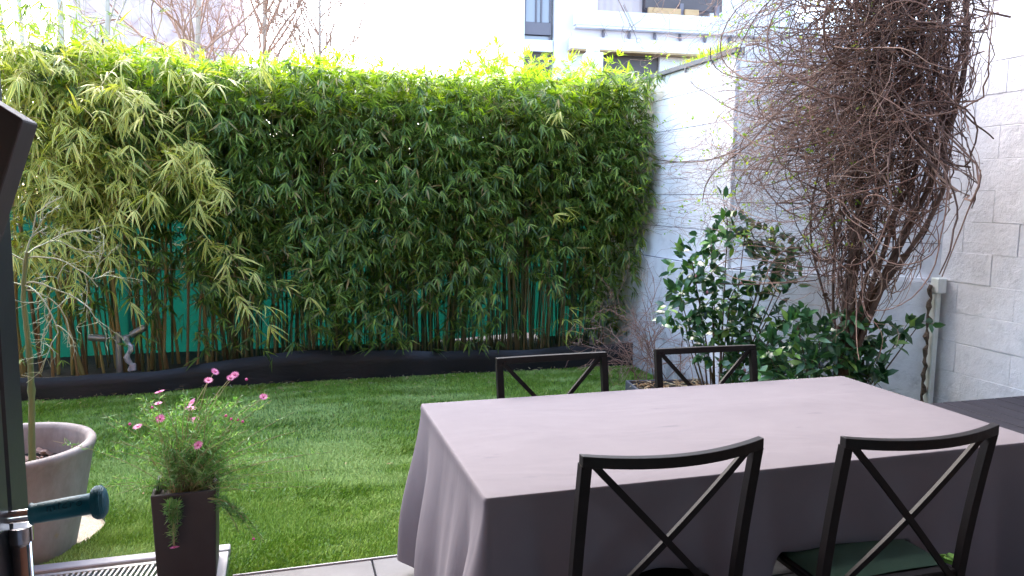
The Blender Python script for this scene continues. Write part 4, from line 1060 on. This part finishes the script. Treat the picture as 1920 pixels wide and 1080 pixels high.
for k in range(22):
    p = pp[rs.randint(len(pp))]; g = MB(); g.lathe([(0, -.012), (.008, -.006), (.009, .002), (.004, .012), (0, .014)], tuple(p+np.array([0, -.03, .01])), 8)
    o = g.build('flower_bud', M['bud'] if k % 3 == 0 else M['vine_leaf'], t, smooth=True); o.location = -Vector(t.location)
B2 = [(3.05, 3.98, .82, .11), (3.20, 3.96, .76, .13), (3.38, 3.92, .74, .13), (3.30, 3.9, .58, .14), (3.12, 3.95, .58, .14), (3.52, 3.88, .70, .11), (3.62, 3.86, .76, .07), (3.73, 3.84, .81, .055), (3.83, 3.82, .845, .045), (3.50, 3.86, .52, .12), (3.05, 3.98, .42, .13), (3.35, 3.9, .40, .13), (3.58, 3.84, .56, .07), (3.42, 3.9, .86, .07), (2.95, 4.1, .62, .12), (2.92, 4.15, .46, .12)]
shrub('camellia_shrub', (3.3, 4.0, 0), B2, 27, 'low spreading glossy camellia beneath the vine, one branch reaching right', 'shrub', L=(.07, .115))
t = empty('bare_shrub', (3.02, 5.75, 0), 0, 'thin leafless reddish twiggy shrub where side wall meets the hedge', 'shrub')
paths = []; rad_ = []
def grow2(p, d, L, r, depth):
    n = 9; P = droop_branch(p, d, L, n, rs.uniform(-.05, .10), r, .16, rs); paths.append(P); rad_.append(np.linspace(r, r*.55, n))
    if depth:
        for k in range(4):
            i = rs.randint(2, n); dd = unit(P[i]-P[i-1]); grow2(P[i], unit(dd+rs.normal(0, .7, 3)), L*rs.uniform(.4, .7), r*.65, depth-1)
for k in range(13): grow2((3.02+rs.normal(0, .08), 5.75+rs.normal(0, .15), 0), (rs.normal(-.12, .32), rs.normal(-.1, .25), 1), rs.uniform(.4, .85), .0045, 3)
o = link('twigs', tube_mesh('twigs', [tubes(paths, rad_, 4)]), M['red_twig'], t); o.location = -Vector(t.location)
t = empty('planter_trough', (2.86, 5.2, 0), rad(-8), 'low dark trough full of dry leaves behind the far right chair', 'planter')
g = MB()
for (c, d_) in (((0, -.16, .09), (.62, .02, .18)), ((0, .16, .09), (.62, .02, .18)), ((-.30, 0, .09), (.02, .30, .18)), ((.30, 0, .09), (.02, .30, .18)), ((0, 0, .02), (.58, .30, .03))): g.box(c, d_, bev=.003)
g.build('box', M['coping'], t)
g = MB(); g.box((0, 0, .14), (.58, .30, .02)); g.build('soil', M['soil'], t)
n = 260; P = np.stack([rs.uniform(-.28, .28, n), rs.uniform(-.14, .14, n), rs.uniform(.155, .185, n)], 1)
link('leaf_litter', leaf_mesh('leaf_litter', [leaves(P, rs.normal(0, 1, (n, 3))*np.array([1, 1, .2]), rs.normal(0, .4, (n, 3))+np.array([0, 0, 1]), rs.uniform(.03, .07, n), rs.uniform(.008, .02, n))]), M['paper'], t)
t = empty('trellis', (3.28, 4.72, 0), rad(-43), 'grey diagonal lattice trellis leaning low against the wall behind the camellias', 'trellis')
g = MB()
for k in range(-3, 7):
    a = k*.14
    for sg in (1, -1):
        p0 = [a, 0.0]; L_l = .6; x_a, x_b = a, a+L_l; pts_ = [(x_a, 0.05), (x_b, .65)] if sg > 0 else [(x_a, .65), (x_b, .05)]
        (xa, za), (xb, zb) = pts_
        if xa < 0: za += (0-xa)*(zb-za)/(xb-xa); xa = 0
        if xb > .75: zb = za+(zb-za)*(.75-xa)/(xb-xa) if xb > xa else zb; xb = .75
        if xa < xb-.02: g.bar((xa, -.10+.007*sg, za), (xb, -.10+.007*sg, zb), .022, .008, (0, 1, 0))
g.build('lattice', M['trellis'], t)

# ============================================================ BEYOND THE GARDEN
# hedge behind the side wall
t = empty('far_hedge', (5.2, 9.2, 0), 0, 'green feathery hedge top showing above the dark wall coping', 'hedge')
n = 1500; X = rs.uniform(4.1, 6.2, n); Z = 3.08+(X-4.6)*.42+.05*np.sin(X*6)-rs.rand(n)**2*.9; Z = np.minimum(Z, 3.5+rs.normal(0, .06, n)); P = np.stack([X, rs.uniform(8.9, 9.6, n), Z], 1)
D_ = np.stack([rs.normal(0, .4, n), rs.normal(-.2, .3, n), np.abs(rs.normal(.8, .4, n))], 1)
o = link('foliage', leaf_mesh('foliage', [fan(P, D_, 5, (.10, .2), (.08, .12), .6, rs)]), M['lit_leaf'], t); o.location = -Vector(t.location)
g = MB(); g.box((0, .3, 1.1), (2.2, .3, 2.2)); g.build('branches', M['culm'], t)

# bare trees
def bare_tree(x, y, h, r, lean, label, seed, tw='pink_twig', spread=.6, nb=14, group='bare trees beyond the bamboo', low=.45):
    R0 = np.random.RandomState(seed); t = empty('bare_tree', (x, y, 0), 0, label, 'tree', group)
    u = np.linspace(0, 1, 20); P = np.stack([lean*u+.05*np.sin(u*5+seed), .04*np.sin(u*7), h*u], 1)
    link('trunk', tube_mesh('trunk', [tubes([P], [np.linspace(r, r*.5, 20)], 10)]), M['pale_trunk'], t, True)
    pa = []; ra = []
    def gr(p, d, L, rr_, dep):
        n = 8; Q = [np.array(p)]; d = unit(np.array(d))
        for i in range(n-1): d = unit(d+R0.normal(0, .13, 3)+np.array([0, 0, .04])); Q.append(Q[-1]+d*L/(n-1))
        Q = np.array(Q); pa.append(Q); ra.append(np.linspace(rr_, rr_*.5, n))
        if dep:
            for k in range(4):
                i = R0.randint(2, n); dd = unit(Q[i]-Q[i-1]); gr(Q[i], dd+R0.normal(0, .55, 3), L*R0.uniform(.45, .75), rr_*.5, dep-1)
    for k in range(nb):
        i = int((low+(1-low)*R0.rand())*19); a = R0.rand()*6.28; gr(P[i], (math.cos(a)*spread, math.sin(a)*spread, .8), h*R0.uniform(.18, .34), r*.42, 3)
    link('branches', tube_mesh('branches', [tubes(pa, ra, 3)]), M[tw], t)
for i, a in enumerate([(-2.25, 10.2, 5.4, .05, -.1, 'slim pale trunk rising left of the sky gap, thickest of its pair'), (-2.0, 10.6, 5.2, .038, .05, 'slim straight trunk just right of the thickest pale trunk'), (-2.75, 10.4, 5.2, .038, -.15, 'slim leaning trunk third from the left picture edge'), (-3.05, 10.9, 5, .028, -.15, 'thinnest leaning trunk nearest the left picture edge')]):
    bare_tree(*a, seed=40+i, nb=3, tw='pale_trunk', spread=.4, low=.6)
for i, a in enumerate([(-1.15, 12.0, 5.6, .055, .1, 'bare pink-twigged tree beyond the hedge, left of the others'), (-.35, 12.6, 5.8, .05, .2, 'bare pink-twigged tree beyond the hedge with a forking pale trunk'), (.35, 12.2, 5.0, .035, .35, 'bare pink-twigged tree beyond the hedge, nearest the white sky gap')]):
    bare_tree(*a, seed=60+i, nb=24, low=.42)

# low pink stone building at left
t = empty('stone_building', (-3, 24, 0), rad(-6), 'pale pinkish stone building behind the bare trees at left', 'building')
g = MB(); g.box((-.4, 2, 4), (4.0, 4, 8.4)); g.build('wall', M['pinkstone'], t)
for k in range(4):
    g = MB(); g.box((-1.9+k*1.0, -.02, 5.0), (.5, .06, .9)); g.build('window', M['glass'], t)
g = MB(); g.box((-.4, 1.9, 8.3), (4.4, 4.4, .25)); g.build('roof', M['render_white'], t)

# white terraced apartment building
t = empty('apartment_building', (6.3, 20, 0), rad(-6.5), 'white modern apartment building with long balcony bands above the hedge', 'building')
def bb(name, x0, x1, z0, z1, y0, y1, m, par=t):
    g = MB(); g.box(((x0+x1)/2, (y0+y1)/2, (z0+z1)/2), (x1-x0, y1-y0, z1-z0)); return g.build(name, M[m], par)
bb('wall', -.05, 2.05, 0, 10, .25, 8, 'render_white'); bb('wall', 2.05, 9, 0, 10, 2.2, 8, 'render_white')
bb('wall', -.05, -.021, 0, 10, -.1, .248, 'render_white'); bb('wall', .78, 1.5, 0, 10, -.1, .246, 'render_white')
# left window bay
bb('grey_panel', 0, .72, 5.90, 6.215, .0, .20, 'grey_panel'); f = bb('window', 0, .72, 6.24, 7.6, .1, .2, 'glass')
for x in (.0, .30, .44, .68): bb('frame', x, x+.04, 6.24, 7.6, .05, .098, 'grey_panel', f)
f = bb('window', 0, .72, 5.78, 5.88, .1, .2, 'glass'); bb('frame', 0.68, .72, 5.78, 5.88, .05, .098, 'grey_panel', f)
bb('balcony_ledge', -.02, .76, 5.46, 5.76, -.05, .24, 'render_white')
f = bb('window', 0, .72, 4.6, 5.44, .1, .2, 'recess')
# main balcony
bb('balcony_parapet', 1.25, 8.2, 6.12, 6.50, -.45, -.25, 'render_white'); bb('balcony_floor', 1.3, 8.2, 6.06, 6.118, -.43, 2.2, 'render_white')
bb('soffit', 1.25, 7.9, 5.80, 6.055, -.20, .0, 'soffit'); bb('balcony_parapet', 1.15, 7.9, 5.50, 5.80, -.50, -.22, 'render_white')
bb('side_pillar', 1.55, 1.80, 6.3, 8.2, .9, 1.1, 'grey_panel')
bb('shutter', 1.85, 3.72, 6.3, 8.6, 1.4, 1.6, 'blinds')
f = bb('balcony_opening', 3.73, 6.1, 6.2, 8.6, 2.05, 2.19, 'recess')
bb('lintel', 3.75, 6.1, 7.05, 7.5, 1.2, 1.4, 'recess')
bb('awning', 3.78, 4.75, 6.80, 7.02, 1.0, 1.1, 'awning'); bb('awning', 4.88, 5.3, 6.80, 7.02, 1.0, 1.1, 'awning')
bb('glazing', 3.8, 4.7, 6.3, 6.8, 1.9, 2.0, 'render_white'); bb('glazing', 4.9, 5.8, 6.3, 6.95, 1.9, 2.0, 'glass')
bb('post', 4.76, 4.87, 6.2, 7.2, 1.1, 1.2, 'grey_panel'); bb('post', 5.85, 5.97, 6.2, 7.2, 1.1, 1.2, 'grey_panel')
for k in range(7):
    x = 2.08+k*.72; g = MB(); g.box((x, -.23, 6.0), (.05, .05, .08)); g.tube([(x, -.27, 6.03), (x, -.27, 5.95), (x, -.27, 5.83)], [.02, .05, .03], 10)
    g.build('wall_lamp', M['grey_panel'], t)
bb('lower_opening', 1.85, 3.7, 4.0, 5.44, -.1, .1, 'recess'); bb('lower_wall', 1.15, 1.84, 0, 5.44, -.2, .15, 'render_white'); bb('lower_wall', 3.71, 9, 0, 5.44, -.2, .15, 'render_white')
bb('ledge', 1.15, 5.2, 5.445, 5.495, -.52, -.1, 'awning')
g = MB(); g.lathe([(p*.52, q*.55) for p, q in [(.0, 0), (.36, 0), (.34, .08), (.28, .30), (.18, .42), (.06, .45), (.05, .50), (.10, .56), (.0, .60)]], (0, 0, 0), 20)
o = g.build('garden_lantern', M['soffit'], smooth=True); o.location = (7.68, 18.6, 5.26)
tag(o, 'dull bell-shaped lantern standing on a pillar before the white building', 'lantern')
g = MB(); g.box((7.68, 18.6, 2.63), (.42, .42, 5.25), bev=.03); tag(g.build('lantern_pillar', M['render_white']), 'white pillar under the bell-shaped lantern, rising beyond the hedge', 'pillar')
